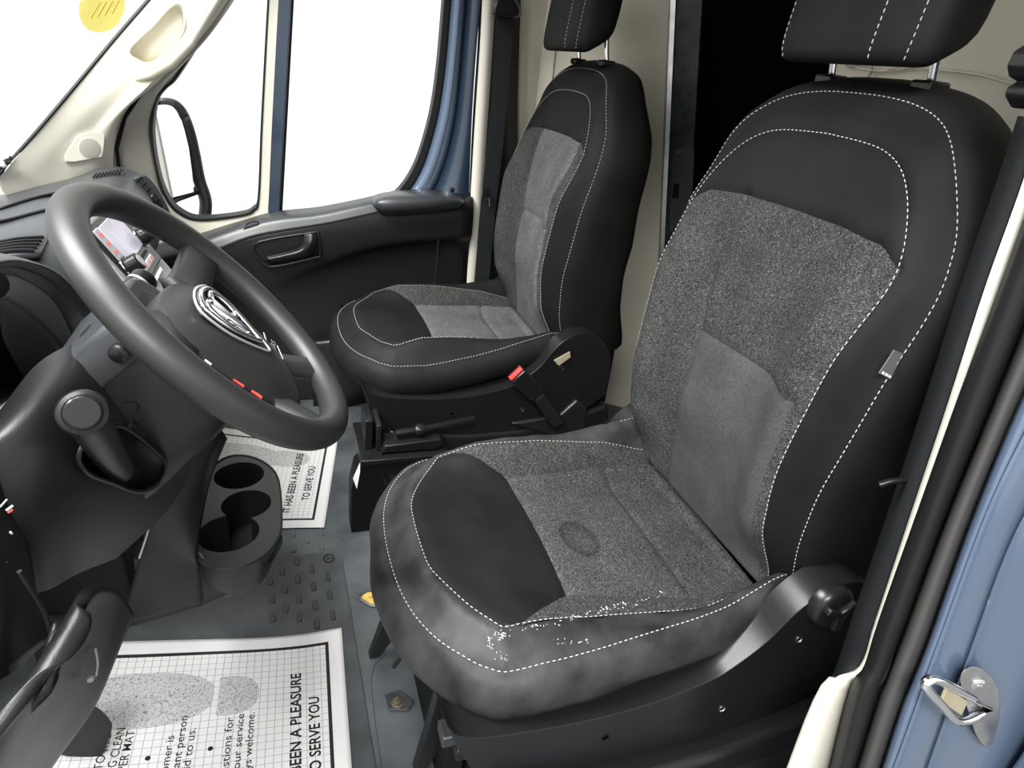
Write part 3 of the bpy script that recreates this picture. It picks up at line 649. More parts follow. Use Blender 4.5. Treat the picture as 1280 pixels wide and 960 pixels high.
# ---- driver's door post: blue paint, seals, cream trim, striker
Wl = structure('wall_left', "blue painted door post at the driver's side", 'door post', (.7, .33, 0))
def ty(z): return .30 + .075 * sm((z - .1) / 1.1)      # the body side leans in towards the roof
def bp_(px, py, off=0.):
    """point on the leaning body side (plus off inwards) under a pixel"""
    y = .33
    for _ in range(12): P = at(px, py, y=y); y = ty(P.z) + off
    return at(px, py, y=y)
LINES = {'belt': [(1290, 95), (1262, 190), (1212, 345), (1165, 500), (1120, 640), (1075, 775), (1052, 832), (1010, 900), (960, 990)],
         'cr0': [(1300, 150), (1279, 225), (1231, 360), (1186, 500), (1139, 640), (1094, 775), (1074, 832), (1030, 862), (978, 990)],
         'cr1': [(1315, 160), (1296, 225), (1248, 360), (1196, 500), (1146, 640), (1098, 775), (1080, 832), (1062, 862), (1030, 990)],
         's1': [(1360, 170), (1335, 240), (1290, 375), (1237, 510), (1180, 650), (1130, 785), (1108, 842), (1094, 880), (1060, 990)],
         's2': [(1385, 200), (1362, 270), (1322, 395), (1262, 530), (1208, 665), (1160, 800), (1138, 855), (1124, 890), (1092, 990)],
         'b1': [(1420, 220), (1395, 290), (1350, 410), (1284, 540), (1236, 640), (1180, 790), (1160, 845), (1148, 880), (1108, 990)],
         'b2': [(1460, 260), (1430, 330), (1375, 450), (1305, 600), (1260, 690), (1212, 820), (1196, 860), (1180, 905), (1150, 990)],
         'b3': [(1600, 300), (1560, 400), (1500, 520), (1420, 660), (1380, 760), (1330, 880), (1310, 930), (1300, 970), (1290, 1040)]}
def sheet(name, a, oa, b, ob, m, parent, thick=.006, nmid=1, bulge=0.):
    la = [(p.x, p.y) for p in cr([Vector((*q, 0)) for q in LINES[a]], 5)]; lb = [(p.x, p.y) for p in cr([Vector((*q, 0)) for q in LINES[b]], 5)]
    K = nmid + 1; rows = []
    for k in range(K + 1):
        t = k / K
        rows.append([bp_(p[0] + (q[0] - p[0]) * t, p[1] + (q[1] - p[1]) * t, oa + (ob - oa) * t - bulge * math.sin(math.pi * t)) for p, q in zip(la, lb)])
    for r in rows:          # carry the pressing on up to the roof and down to the sill
        d0 = (r[0] - r[4]).normalized(); d1 = (r[-1] - r[-4]).normalized()
        r.insert(0, r[0] + Vector((d0.x * .5, .03, 1)) * max(.05, 1.70 - r[0].z)); r.append(r[-1] + Vector((d1.x * .2, -.005, -1)) * max(.05, r[-1].z + .05))
    n = len(rows[0]); vs_ = [p for r in rows for p in r]
    o = obj(name, vs_, [(j * n + i, j * n + i + 1, (j + 1) * n + i + 1, (j + 1) * n + i) for j in range(K) for i in range(n - 1)], m, parent)
    me = o.data; c = sum((p.normal.dot((CAM - BASE[o]) - p.center) > 0) for p in me.polygons)
    if c < len(me.polygons) / 2: me.flip_normals()
    s = o.modifiers.new('solid', 'SOLIDIFY'); s.thickness = thick; s.offset = -1
    return o
sheet('cream_trim', 'cr0', .085, 'cr1', .075, CREAM, Wl, .008)
sheet('rubber_door_seal', 'cr1', .07, 's1', .045, RUB, Wl, .02, 5, .012)
sheet('seal_lip', 's1', .05, 's2', .03, mat('grey_seal', (.05, .048, .047), .5), Wl, .008, 5, .010)
sheet('paint_flange', 's2', .028, 'b1', .012, BLUE, Wl, .006, 4, .006)
sheet('paint_ridge', 'b1', .014, 'b2', .012, BLUE, Wl, .006, 4, .006)
sheet('post_face', 'b2', .014, 'b3', .0, BLUE, Wl, .006, 6, .004)
for nme in ('b1', 'b2'):
    tube('pressed_ridge', [bp_(p.x, p.y, .010) for p in cr([Vector((*q, 0)) for q in LINES[nme]], 5)], .0022, BLUE, Wl, n=6)
box('body_side', (.92, .28, -.5), (2.64, .30, 1.66), BLUE, Wl, .005)
# striker: plate, U loop and bolt head
def sp(px, py, off): return bp_(px, py, -off)
S_ = thing('door_striker', 'silver door striker bolted to the blue door post', 'striker', tuple(sp(1215, 870, 0)))
pp = dense([(1200, 850), (1212, 834), (1230, 838), (1246, 856), (1250, 880), (1246, 912), (1236, 934), (1222, 922), (1214, 900)], 3)
loftprism('plate', [sp(p[0], p[1], -.001) for p in pp], [sp(p[0], p[1], .005) for p in pp], STEEL, S_, bev=.001)
lathe('bolt_head', [(.0085, 0), (.0085, .003), (.006, .005), (.0035, .005), (.003, .002)], sp(1221, 854, .005), (-.35, -1, .1), STEEL, S_, 18)
lp_ = [(1156, 856), (1170, 848), (1236, 884), (1234, 898), (1200, 905)]
A0 = [sp(p[0], p[1], .012) for p in lp_]
tube('loop', cr([sp(1216, 872, .004), sp(1172, 850, .014), sp(1157, 857, .016), sp(1178, 882, .016), sp(1200, 902, .014), sp(1236, 888, .006)], 4), .0055, CHROME, S_, n=8, closed=True)
obox('wear_plate', sp(1192, 876, .006), (sp(1205, 886, .006) - sp(1180, 868, .006)) * .5, (sp(1198, 866, .006) - sp(1190, 884, .006)) * .5, Vector((0, -.002, 0)), TAN, S_, .001)
# mirror outside the quarter window
MR = thing('side_mirror', 'large black exterior mirror outside the passenger quarter window', 'mirror', tuple(at(250, 275, y=2.35)))
mo = [(180, 132), (205, 125), (222, 128), (236, 142), (244, 170), (250, 200), (256, 225), (265, 240), (266, 262), (258, 271), (247, 272), (246, 255), (248, 246), (246, 225), (240, 195), (234, 168), (226, 144), (212, 133), (196, 131), (182, 138)]
# housing is a deep shell; the quarter glass shows its inner edge
tube('housing_edge', cr([at(p[0], p[1], y=p[2]) for p in [(170, 140, 2.33), (195, 128, 2.33), (215, 128, 2.34), (228, 140, 2.35), (237, 165, 2.36), (243, 195, 2.37), (249, 225, 2.37), (257, 250, 2.36), (256, 272, 2.35)]], 4),
     [.006 + .012 * min(1, i / 20) for i in range(33)], PLG, MR, n=10, flat=1.2)
tube('support_arm', [at(204, 262, y=2.165), at(208, 256, y=2.26), at(222, 248, y=2.31), at(246, 238, y=2.36)], [.009, .009, .010, .013], PLG, MR, n=10)
mh = [[(192, 128, 2.40), (216, 130, 2.42), (232, 148, 2.43), (241, 195, 2.44), (249, 240, 2.44), (254, 270, 2.44)],
      [(196, 132, 2.47), (218, 134, 2.49), (233, 158, 2.52), (242, 200, 2.54), (250, 242, 2.54), (255, 268, 2.52)]]
mn = Vector((.75, -.66, .06)).normalized(); mc0 = at(212, 190, y=2.29)
def onmir(px, py):
    r = at(px, py, y=1.0) - CAM; return CAM + r * (mn.dot(mc0 - CAM) / mn.dot(r))
mg = [onmir(*p) for p in [(178, 142), (200, 134), (216, 135), (228, 152), (236, 185), (240, 215), (242, 240), (215, 247), (190, 250), (178, 200)]]
obj('mirror_glass', mg, [tuple(range(len(mg)))], mat('mirror_silver', (.93, .94, .94), .03, .5, 1.), MR, smooth=False)
mgc = sum(mg, Vector()) / len(mg)
loftprism('housing_shell', [p - mn * .004 for p in mg], [mgc + (p - mgc) * .75 - mn * .07 for p in mg], PLG, MR, bev=.004)
# ------------------------------------------------------------------ seats
def half(l): return [(a, b) for a, b in l]
# cushion plan, (x, |v|): outer and inner stitch lines
CO = [(.133, 0), (.135, .05), (.141, .10), (.155, .15), (.178, .195), (.210, .233), (.232, .249), (.244, .2555), (.258, .2575), (.285, .2585), (.350, .257), (.450, .251), (.550, .246), (.640, .235), (.72, .225)]
CI = [(.179, 0), (.180, .04), (.184, .08), (.200, .12), (.224, .163), (.245, .191), (.256, .2055), (.262, .2075), (.272, .2070), (.300, .205), (.400, .199), (.500, .199), (.600, .198), (.680, .190), (.72, .188)]
def full2(h, n):
    """half curve -> whole curve from the near rear corner round the front to the far rear corner"""
    c = cr([Vector((x, v, 0)) for x, v in h], n)
    return [Vector((p.x, -p.y, 0)) for p in reversed(c)][:-1] + [p.copy() for p in c]
cO = resample(full2(CO, 4), .008); cI = resample(full2(CI, 4)[:], .008)
# the inner line has a crisp corner where front pad meets bolster
PADR = [(.288, -.204), (.330, -.178), (.378, -.150), (.383, -.07), (.384, 0), (.383, .07), (.378, .150), (.330, .178), (.288, .204)]
SEAM2 = [(.598, -.170), (.600, 0), (.598, .170)]
GRV = [[(.378, -.150), (.45, -.156), (.52, -.162), (.598, -.170), (.72, -.176)], [(.378, .150), (.45, .156), (.52, .162), (.598, .170), (.72, .176)]]
def cush_z(x, v, dO, seams, worn=False):
    a = abs(v)
    z = interp(x, [.13, .2, .3, .38, .5, .62, .72], [.418, .422, .412, .398, .381, .362, .354])
    A_ = interp(x, [.22, .27, .33, .39, .45, .6, .72], [0, .016, .046, .060, .068, .072, .060])
    if v < 0: A_ *= interp(x, [.25, .4, .6, .7], [.30, .08, .10, .5]) if worn else .82
    z += A_ * math.exp(-((a - .208) / .042) ** 2) + .006 * (1 - (v / .26) ** 2)
    D_ = interp(x, [.13, .25, .33, .46, .57, .68], [.030, .030, .028, 0., -.036, -.062])
    if worn and v < 0: D_ = interp(x, [.13, .25, .33, .46, .57, .68], [.030, .026, .012, -.016, -.041, -.066])
    z -= D_ * (1 - sm(dO / .05))
    for d, dep, wd in seams: z -= dep * math.exp(-(d / wd) ** 2)
    return z
# backrest front, (|v|, z)
BO = [(.226, .40), (.236, .46), (.243, .54), (.250, .62), (.258, .70), (.266, .79), (.272, .87), (.271, .92), (.258, .965), (.238, 1.01), (.214, 1.05), (.186, 1.08), (.150, 1.102), (.105, 1.115), (.05, 1.121), (0, 1.122)]
BI = [(.200, .40), (.206, .47), (.209, .56), (.212, .66), (.217, .74), (.222, .81), (.226, .87), (.228, .915), (.219, .952), (.202, .985), (.181, 1.014), (.155, 1.038), (.122, 1.054), (.08, 1.062), (0, 1.066)]
def fullb(h, n):
    c = cr([Vector((v, z, 0)) for v, z in h], n)
    return [Vector((-p.x, p.y, 0)) for p in c] + [p.copy() for p in reversed(c)][1:]
bO = resample(fullb(BO, 4), .008); bI = resample(fullb(BI, 4), .008)
FT = [(-.224, .932), (-.19, .950), (-.11, .958), (0, .960), (.11, .958), (.19, .950), (.224, .932)]
BG = [[(-.176, .952), (-.186, .88), (-.192, .80), (-.195, .735), (-.197, .66), (-.192, .55), (-.186, .40)], [(.150, .956), (.158, .88), (.166, .80), (.172, .735), (.176, .66), (.172, .55), (.166, .40)]]
BG = [[(s * k, z) for k, z in zip((.095, .098, .088, .075, .070, .080, .10), (.956, .88, .80, .735, .66, .55, .40))] if s > 0 else l for s, l in zip((0, 1), BG)]
BS = [(-.195, .735), (-.10, .738), (0, .737), (.075, .733)]
def bx(z): return interp(z, [.38, .45, .62, .80, .93, 1.05, 1.125], [.700, .686, .662, .674, .698, .734, .770])
def bw(z): return interp(z, [p[1] for p in BO], [p[0] for p in BO])
def back_x(v, z, dO, seams):
    a = abs(v)
    # smooth profile
    x = (bx(z - .03) + bx(z - .015) + bx(z) + bx(z + .015) + bx(z + .03)) / 5
    k = sm((z - .42) / .12) * (1 - sm((z - .80) / .14))
    t = (a - .185) / .055
    x -= .036 * k * math.exp(-t * t)
    x += .030 * (1 - .75 * sm((z - .96) / .12)) * (1 - sm(dO / .045))
    x -= .012 * math.exp(-((z - .62) / .12) ** 2) * (1 - sm(a / .17))
    for d, dep, wd in seams: x += dep * math.exp(-(d / wd) ** 2)
    return x
def cdt_surface(outline, polylines, step):
    """triangulate the inside of an outline with the seams as mesh edges"""
    pts, edges = [], []
    def add(pl, closed=False):
        i0 = len(pts); pts.extend([Vector((p[0], p[1])) for p in pl])
        edges.extend([(i0 + i, i0 + i + 1) for i in range(len(pl) - 1)])
        if closed: edges.append((len(pts) - 1, i0))
    add(outline, True)
    for pl in polylines: add(pl)
    xs = [p[0] for p in outline]; ys = [p[1] for p in outline]
    ol = [(p[0], p[1]) for p in outline]; allpl = [ol + [ol[0]]] + [[(p[0], p[1]) for p in pl] for pl in polylines]
    x = min(xs); r = 0
    while x < max(xs):
        y = min(ys) + (step / 2 if r % 2 else 0)
        while y < max(ys):
            if inside((x, y), ol) and min(segdist((x, y), pl) for pl in allpl) > step * .45: pts.append(Vector((x, y)))
            y += step
        x += step * .866; r += 1
    vo, eo, fo, *_ = delaunay_2d_cdt(pts, edges, [], 1, 1e-6)
    return vo, fo
def stitches(name, line3, nrm, parent, r=.00075, dash=.0056, gap=.0030, m=None):
    """dashes of thread along a 3D line, lying on the cloth: one joined part"""
    L = resample(line3, .0017); step = max(2, int((dash + gap) / .0017)); d = max(1, int(dash / .0017)); vs_, fs = [], []
    for s in range(0, len(L) - d, step):
        a, b = L[s], L[s + d]; t = (b - a).normalized(); n1 = nrm(a); n1 = (n1 - t * n1.dot(t)).normalized(); n2 = t.cross(n1); i0 = len(vs_)
        for q, k in ((a, .5), (a.lerp(b, .3), 1), (a.lerp(b, .7), 1), (b, .5)):
            for c in range(5):
                an = 2 * math.pi * c / 5; vs_.append(q + n1 * (math.cos(an) * r * k + r * .35) + n2 * (math.sin(an) * r * k * 1.1))
        for j in range(3):
            for c in range(5): fs.append((i0 + j * 5 + c, i0 + j * 5 + (c + 1) % 5, i0 + j * 5 + 5 + (c + 1) % 5, i0 + j * 5 + 5 + c))
    o = obj(name, vs_, fs, m or THREAD, parent); o['kind'] = 'stuff'
    return o
def shiftv(pl): return [(p[0], p[1]) for p in pl]
# --- templates computed once in seat space (x, v, z) and used by both seats
def build_cushion_template():
    SE = []
    out = shiftv(cO); pls = [shiftv(resample([Vector((*p, 0)) for p in q], .008)) for q in (PADR, SEAM2, GRV[0], GRV[1])]
    inn = shiftv(cI)
    vo, fo = cdt_surface(out, [inn] + pls, .0095)
    padp = pls[0]
    V = []
    for p in vo:
        q = (p.x, p.y); dO = segdist(q, out); dI = segdist(q, inn)
        s = [(dI, .0035, .006), (segdist(q, pls[0]), .003, .006), (segdist(q, pls[1]), .005, .007), (segdist(q, pls[2]), .004, .008), (segdist(q, pls[3]), .004, .008)]
        V.append((p.x, p.y, dO, s))
    reg = {'piped_edge': [], 'front_pad': [], 'seat_bolster_fabric': [], 'seat_bolster_fabric ': [], 'seat_insert': [], 'rear_insert': []}
    innp = inn
    front = [(p[0], p[1]) for p in inn if p[0] < .29]; padpoly = front + list(reversed(padp)) if False else None
    mid = [(x, v) for x, v in pls[2]] + [(x, v) for x, v in reversed(pls[3])]
    def padrear(v): return interp(abs(v), [0, .07, .150, .178, .204], [.384, .383, .378, .330, .288])
    def grv(x): return interp(x, [.378, .45, .52, .598, .72], [.150, .156, .162, .170, .176])
    for f in fo:
        c = sum((vo[i] for i in f), Vector((0, 0))) / len(f)
        if not inside(c, innp): reg['piped_edge'].append(f)
        elif abs(c.y) < .204 and c.x < padrear(c.y): reg['front_pad'].append(f)
        elif abs(c.y) < grv(c.x): reg['rear_insert' if c.x > .599 else 'seat_insert'].append(f)
        else: reg['seat_bolster_fabric' if c.y < 0 else 'seat_bolster_fabric '].append(f)
    return V, reg
def build_back_template():
    out = shiftv(bO); inn = shiftv(bI)
    pls = [shiftv(resample([Vector((*p, 0)) for p in q], .008)) for q in (FT, BG[0], BG[1], BS)]
    vo, fo = cdt_surface(out, [inn] + pls, .0095)
    V = []
    for p in vo:
        q = (p.x, p.y); dO = segdist(q, [a for a in out if a[1] > .42]); dI = segdist(q, inn)
        s = [(dI, .0035, .006), (segdist(q, pls[0]), .004, .007), (segdist(q, pls[1]), .005, .008), (segdist(q, pls[2]), .007, .010), (segdist(q, pls[3]), .005, .008)]
        V.append(Vector((back_x(p.x, p.y, dO, s), p.x, p.y)))
    reg = {'back_edge': [], 'shoulder_pad': [], 'back_bolster_fabric': [], 'back_bolster_fabric ': [], 'upper_back_insert': [], 'lower_back_insert': []}
    def ft(v): return interp(v, [p[0] for p in FT], [p[1] for p in FT])
    def gl(z): return interp(z, [p[1] for p in reversed(BG[0])], [p[0] for p in reversed(BG[0])])
    def gh(z): return interp(z, [p[1] for p in reversed(BG[1])], [p[0] for p in reversed(BG[1])])
    for f in fo:
        c = sum((vo[i] for i in f), Vector((0, 0))) / len(f)
        if not inside(c, inn): reg['back_edge'].append(f)
        elif c.y > ft(c.x): reg['shoulder_pad'].append(f)
        elif gl(c.y) < c.x < gh(c.y): reg['upper_back_insert' if c.y > interp(c.x, [p[0] for p in BS], [p[1] for p in BS]) else 'lower_back_insert'].append(f)
        else: reg['back_bolster_fabric' if c.x < 0 else 'back_bolster_fabric '].append(f)
    return V, reg
CT = build_cushion_template(); BT = build_back_template()
def sub(V, faces):
    idx = {}; vs_, fs = [], []
    for f in faces:
        t = []
        for i in f:
            if i not in idx: idx[i] = len(vs_); vs_.append(V[i])
            t.append(idx[i])
        fs.append(t)
    return vs_, fs
def wrap(curve3, outdir, axis, prof):
    """sweep a (outward, along-axis) profile round a curve"""
    n = len(curve3); vs_, fs = [], []
    for o_, a_ in prof:
        for p, d in zip(curve3, outdir): vs_.append(p + d * o_ + axis * a_)
    for j in range(len(prof) - 1):
        for i in range(n - 1): fs.append((j * n + i, j * n + i + 1, (j + 1) * n + i + 1, (j + 1) * n + i))
    return vs_, fs
def make_seat(y0, label, driver):
    s = thing('captain_seat', label, 'seat', (.42, y0, .0), 'front cab seats')
    T = lambda p: Vector((p.x, p.y + y0, p.z))
    mats = {'piped_edge': CLOTHW if driver else CLOTH, 'front_pad': CLOTH, 'seat_bolster_fabric': FAB, 'seat_insert': FABS if driver else FAB2, 'rear_insert': FAB if driver else FAB2,
            'back_edge': CLOTH, 'shoulder_pad': CLOTH, 'back_bolster_fabric': FAB, 'upper_back_insert': FAB if driver else FAB2, 'lower_back_insert': FAB3 if driver else FAB2}
    # cushion ------------------------------------------------
    V, reg = CT; out = shiftv(cO)
    V = [Vector((a, b, cush_z(a, b, c, d, driver))) for a, b, c, d in V]
    o3 = [Vector((p.x, p.y, cush_z(p.x, p.y, 0, [], driver))) for p in cO]; n = len(o3); od = []
    for i in range(n):
        t = cO[min(i + 1, n - 1)] - cO[max(i - 1, 0)]; d = Vector((-t.y, t.x, 0)).normalized()
        if d.dot(Vector((cO[i].x - .5, cO[i].y, 0))) < 0: d = -d
        od.append(d)
    vs_, fs = wrap([T(p) for p in o3], od, Vector((0, 0, -1)), [(0, 0), (.004, .0035), (.009, .006), (.018, .018), (.024, .036), (.024, .056), (.016, .075), (-.004, .090), (-.05, .098)])
    if driver:
        for i, p in enumerate(vs_):
            if i >= n * 2: vs_[i] = p + Vector((0, 0, 1)) * .004 * noise.noise(p * 14) + od[i % n] * .006 * noise.noise(p * 11 + Vector((3, 1, 2)))
    cu = obj('cushion_side', vs_, fs, CLOTHW if driver else CLOTH, s)
    for nme, fc in reg.items():
        v2, f2 = sub(V, fc)
        if driver and nme in ('piped_edge', 'front_pad'):
            v2 = [Vector((p.x, p.y, p.z + .0035 * noise.noise(Vector((p.x, p.y, 0)) * 26) * (1 if nme == 'piped_edge' else .5) * sm((segdist((p.x, p.y), out)) / .012))) for p in v2]
        obj(nme.strip(), [T(p) for p in v2], f2, mats[nme.strip()], s)
    up = lambda p: Vector((0, 0, 1))
    stitches('stitching', [T(p) + Vector((0, 0, .0008)) for p in o3], up, s)
    i3 = [T(Vector((p.x, p.y, cush_z(p.x, p.y, segdist((p.x, p.y), out), [], driver) - .0022))) for p in cI]
    stitches('stitching', i3, up, s)
    # backrest -----------------------------------------------
    V, reg = BT; outb = [a for a in shiftv(bO) if a[1] > .42]
    b3 = [Vector((back_x(p.x, p.y, 0, []), p.x, p.y)) for p in bO]; n = len(b3); od = []
    for i in range(n):
        t = bO[min(i + 1, n - 1)] - bO[max(i - 1, 0)]; d = Vector((0, -t.y, t.x)).normalized()
        if d.dot(Vector((0, bO[i].x, bO[i].y - .75))) < 0: d = -d
        od.append(d)
    ax = Vector((1, 0, .06)).normalized()
    prof = [(0, 0), (.004, .003), (.010, .008), (.018, .026), (.021, .055), (.018, .090), (.008, .118), (-.012, .136), (-.05, .144)]
    vs_, fs = wrap([T(p) for p in b3], od, ax, prof)
    for j_, (o_, a_) in enumerate(prof):
        for i in range(n):
            zz = b3[i].z; k_ = interp(zz, [.40, .70, .92, 1.02, 1.122], [1.42, 1.34, 1.06, .90, .74])
            vs_[j_ * n + i] += ax * a_ * (k_ - 1)
    j0 = (len(prof) - 1) * n
    for i in range(n // 2): fs.append((j0 + i, j0 + i + 1, j0 + n - 2 - i, j0 + n - 1 - i)) if i + 1 < n - 2 - i else None
    obj('backrest_shell', vs_, fs, CLOTH, s)
    for nme, fc in reg.items():
        v2, f2 = sub(V, fc); obj(nme.strip(), [T(p) for p in v2], f2, mats[nme.strip()], s)
    fw = lambda p: Vector((-1, 0, .1))
    stitches('stitching', [T(p) + Vector((-.0008, 0, 0)) for p in b3], fw, s)
    bi3 = [T(Vector((back_x(p.x, p.y, segdist((p.x, p.y), outb), []) + .0018, p.x, p.y))) for p in bI]
    stitches('stitching', bi3, fw, s)
    # headrest: rounded plan sections lofted upwards ---------
    hv, hf = [], []; NS = 48
    def hsec(zz, k, xoff=0.):
        r = []
        for q in range(NS):
            a = 2 * math.pi * q / NS; ca, sa = math.cos(a), math.sin(a)
            vx = abs(ca) ** (2 / 3.2) * (1 if ca > 0 else -1); vy = abs(sa) ** (2 / 3.6) * (1 if sa > 0 else -1)
            x = .060 * vx * k[0]; v = .141 * vy * k[1]
            zt = zz + max(0., x + .018) * .62 * max(0, 1 - (zz - 1.165) / .12)
            r.append(Vector((.765 + x + xoff + (zz - 1.165) * .10, v, zt - .011)))
        return r
    hx_ = 0. if driver else -.03
    secs = [(1.166, (.55, .80)), (1.167, (.78, .90)), (1.172, (.90, .955)), (1.183, (.97, .985)), (1.205, (1, 1)), (1.25, (1, 1.0)), (1.30, (.99, .99)), (1.33, (.95, .96)), (1.352, (.85, .9)), (1.363, (.7, .8)), (1.366, (.5, .6))]
    for zz, k in secs: hv += [T(p) for p in hsec(zz, k, hx_)]
    for j in range(len(secs) - 1):
        for q in range(NS): hf.append((j * NS + q, j * NS + (q + 1) % NS, (j + 1) * NS + (q + 1) % NS, (j + 1) * NS + q))
    hf += [tuple(range(NS)), tuple(range(len(hv) - 1, len(hv) - NS - 1, -1))]
    hr = obj('headrest', hv, hf, CLOTH, s)
    hb_ = BASE[s]
    for qi_ in (26, 30, 18):
        line = [hv[j * NS + qi_] for j in range(2, 9)]
        c = Vector((.77, y0, 1.26)); stitches('headrest_stitching', cr(line, 8), lambda p: (p - c).normalized(), hr, r=.0007)
    for v in (-.086, .092):
        x = .812 + hx_ * .5
        tube('headrest_post', [(x, y0 + v, 1.118), (x - .010, y0 + v, 1.165), (x - .018, y0 + v, 1.21)], .0062, CHROME, s, n=14)
        box('post_collar', (x - .024, y0 + v - .017, 1.130), (x + .012, y0 + v + .017, 1.145), PLG, s, .004)
    # plastic side shields -----------------------------------
    UP = [(.158, .372), (.175, .345), (.21, .331), (.262, .323), (.357, .315), (.458, .319), (.555, .340), (.60, .366), (.64, .402), (.672, .448), (.70, .474), (.735, .490), (.775, .490), (.81, .470), (.84, .43), (.85, .38)]
    LO = [(.85, .30), (.80, .262), (.72, .232), (.60, .205), (.50, .198), (.423, .200), (.33, .209), (.26, .226), (.215, .258), (.180, .305)]
    up_ = [(p.x, p.y) for p in cr([Vector((a, b, 0)) for a, b in UP], 3)]; lo_ = [(p.x, p.y) for p in cr([Vector((a, b, 0)) for a, b in LO], 3)]
    for sd in (-1, 1):
        va, vb = y0 + sd * .246, y0 + sd * .294
        sh = loftprism('side_shield', [Vector((x, va, z)) for x, z in up_ + lo_], [Vector((x + (.006 if x < .2 else 0), vb, z - .006)) for x, z in up_ + lo_], PLG, s, bev=.009, seg=3)
        if sd < 0:
            for hx, hz in ((.402, .262), (.70, .385), (.60, .262)):
                lathe('screw_hole', [(.0062, 0), (.0062, .0012), (.0045, .0012), (.004, -.0)], (hx, vb - .0002, hz), (0, -1, 0), BLK if hx < .5 else STEEL, sh, 14)
        # raised lower rail strip and pedestal slide below the shield
        rl = [(.235, .216), (.33, .198), (.46, .186), (.60, .190), (.74, .214), (.86, .255), (.88, .20), (.74, .150), (.56, .125), (.42, .125), (.30, .14), (.24, .17)]
        prism_y('lower_shield', [(x_, z_ + .008) for x_, z_ in rl], y0 + sd * .232, y0 + sd * (.325 if driver else .30), PLG, s, .012)
    # front valance under the cushion, seat pan, swivel, pedestal
    loftprism('seat_pan', [Vector((x, y0 - .235, z)) for x, z in ((.19, .345), (.70, .345), (.80, .30), (.80, .20), (.30, .20), (.22, .27))], [Vector((x, y0 + .235, z)) for x, z in ((.19, .345), (.70, .345), (.80, .30), (.80, .20), (.30, .20), (.22, .27))], PLG, s, bev=.012)
    box('dark_rear_filler', (.80, y0 - .235, .10), (.90, y0 + .235, .52), BLK, s, .03)  # black box added to darken the space behind the seat
    return s
DS = make_seat(.80, "driver's worn grey and black captain seat nearest the camera", True)
PS = make_seat(1.75, "passenger's grey and black captain seat beside the far door", False)

# driver seat details: recliner knob, airbag tag, damage at the front corner
y0 = .80
kc = Vector((.725, .508, .455))
kb = lathe('recliner_knob', [(.036, 0), (.036, .014), (.031, .020), (.028, .022)], kc, (0, -1, 0), PLG, DS, 28)
for k in range(3):
    a = math.radians(35 + 120 * k); d = Vector((math.cos(a), 0, math.sin(a)))
    obox('knob_grip', kc + Vector((0, -.026, 0)) + d * .014, d * .016, Vector((-d.z, 0, d.x)) * .006, Vector((0, .006, 0)), PLG, kb, .003)
tg = [at(p[0], p[1], y=.532) for p in [(1098, 466), (1117, 437), (1130, 442), (1112, 474)]]
tago = loftprism('airbag_tag', tg, [p + Vector((0, -.0015, 0)) for p in tg], mat('grey_tag', (.12, .115, .12), .7), DS, bev=0); tago['label'] = 'small grey airbag tag sewn into the seat side'
tgc = sum(tg, Vector()) / 4
for k in range(3):
    q = tg[0].lerp(tg[1], .08 + .0 * k).lerp(tg[3].lerp(tg[2], .08), .22 + .28 * k) + Vector((0, -.0022, 0))
    obox('tag_print', q, (tg[1] - tg[0]) * .05, (tg[3] - tg[0]) * .09, Vector((0, .0004, 0)), WHITE, tago, 0)
# loose white threads and a frayed seam on the near bolster
fv_, ff_ = [], []
random.seed(3)
def fray(px, py, z, L, r=.0006):
    p = at(px, py, z=z); d = Vector((random.uniform(-1, 1), random.uniform(-1, 1), random.uniform(.0, .5))).normalized() * L
    i0 = len(fv_); b = Vector((0, 0, 1)).cross(d).normalized() * r
    fv_.extend([p - b, p + b, p + d + b * .4, p + d - b * .4, p + Vector((0, 0, r * 1.6)), p + d + Vector((0, 0, r))]); ff_.extend([(i0, i0 + 1, i0 + 2, i0 + 3), (i0, i0 + 3, i0 + 5, i0 + 4), (i0 + 1, i0 + 4, i0 + 5, i0 + 2)])
for k in range(26): fray(random.gauss(628, 5), 795 + random.gauss(0, 3), .428, random.uniform(.001, .004))
for k in range(20): fray(random.uniform(610, 616), random.uniform(796, 812), .421, random.uniform(.001, .0035))
for k in range(10): fray(random.gauss(626, 5), 822 + random.gauss(0, 3), .409, random.uniform(.001, .003))
for k in range(70):
    t = random.random(); fray(650 + 180 * t, 789 - 46 * t + random.gauss(0, 2.5), .430 + .012 * t, random.uniform(.001, .0035))
for k in range(14): fray(random.uniform(690, 735), 806 - random.random() * 8, .416, random.uniform(.001, .003))
fo_ = obj('frayed_threads', fv_, ff_, FRAY, DS); fo_['kind'] = 'stuff'; fo_['label'] = 'white frayed threads at the torn front corner'
# pedestals
def pedestal(y0, p):
    box('base_box', (.24, y0 - .19, .0), (.66, y0 + .19, .15), BLK, p, .008)
    box('swivel_plate', (.21, y0 - .21, .15), (.70, y0 + .21, .175), PLG, p, .005)
    box('slide_rail', (.19, y0 - .20, .176), (.74, y0 - .165, .198), GUN, p, .003)
    box('slide_rail', (.19, y0 + .165, .176), (.74, y0 + .20, .198), GUN, p, .003)
    return p
pd = pedestal(.80, DS)
pp_ = pedestal(1.75, PS)
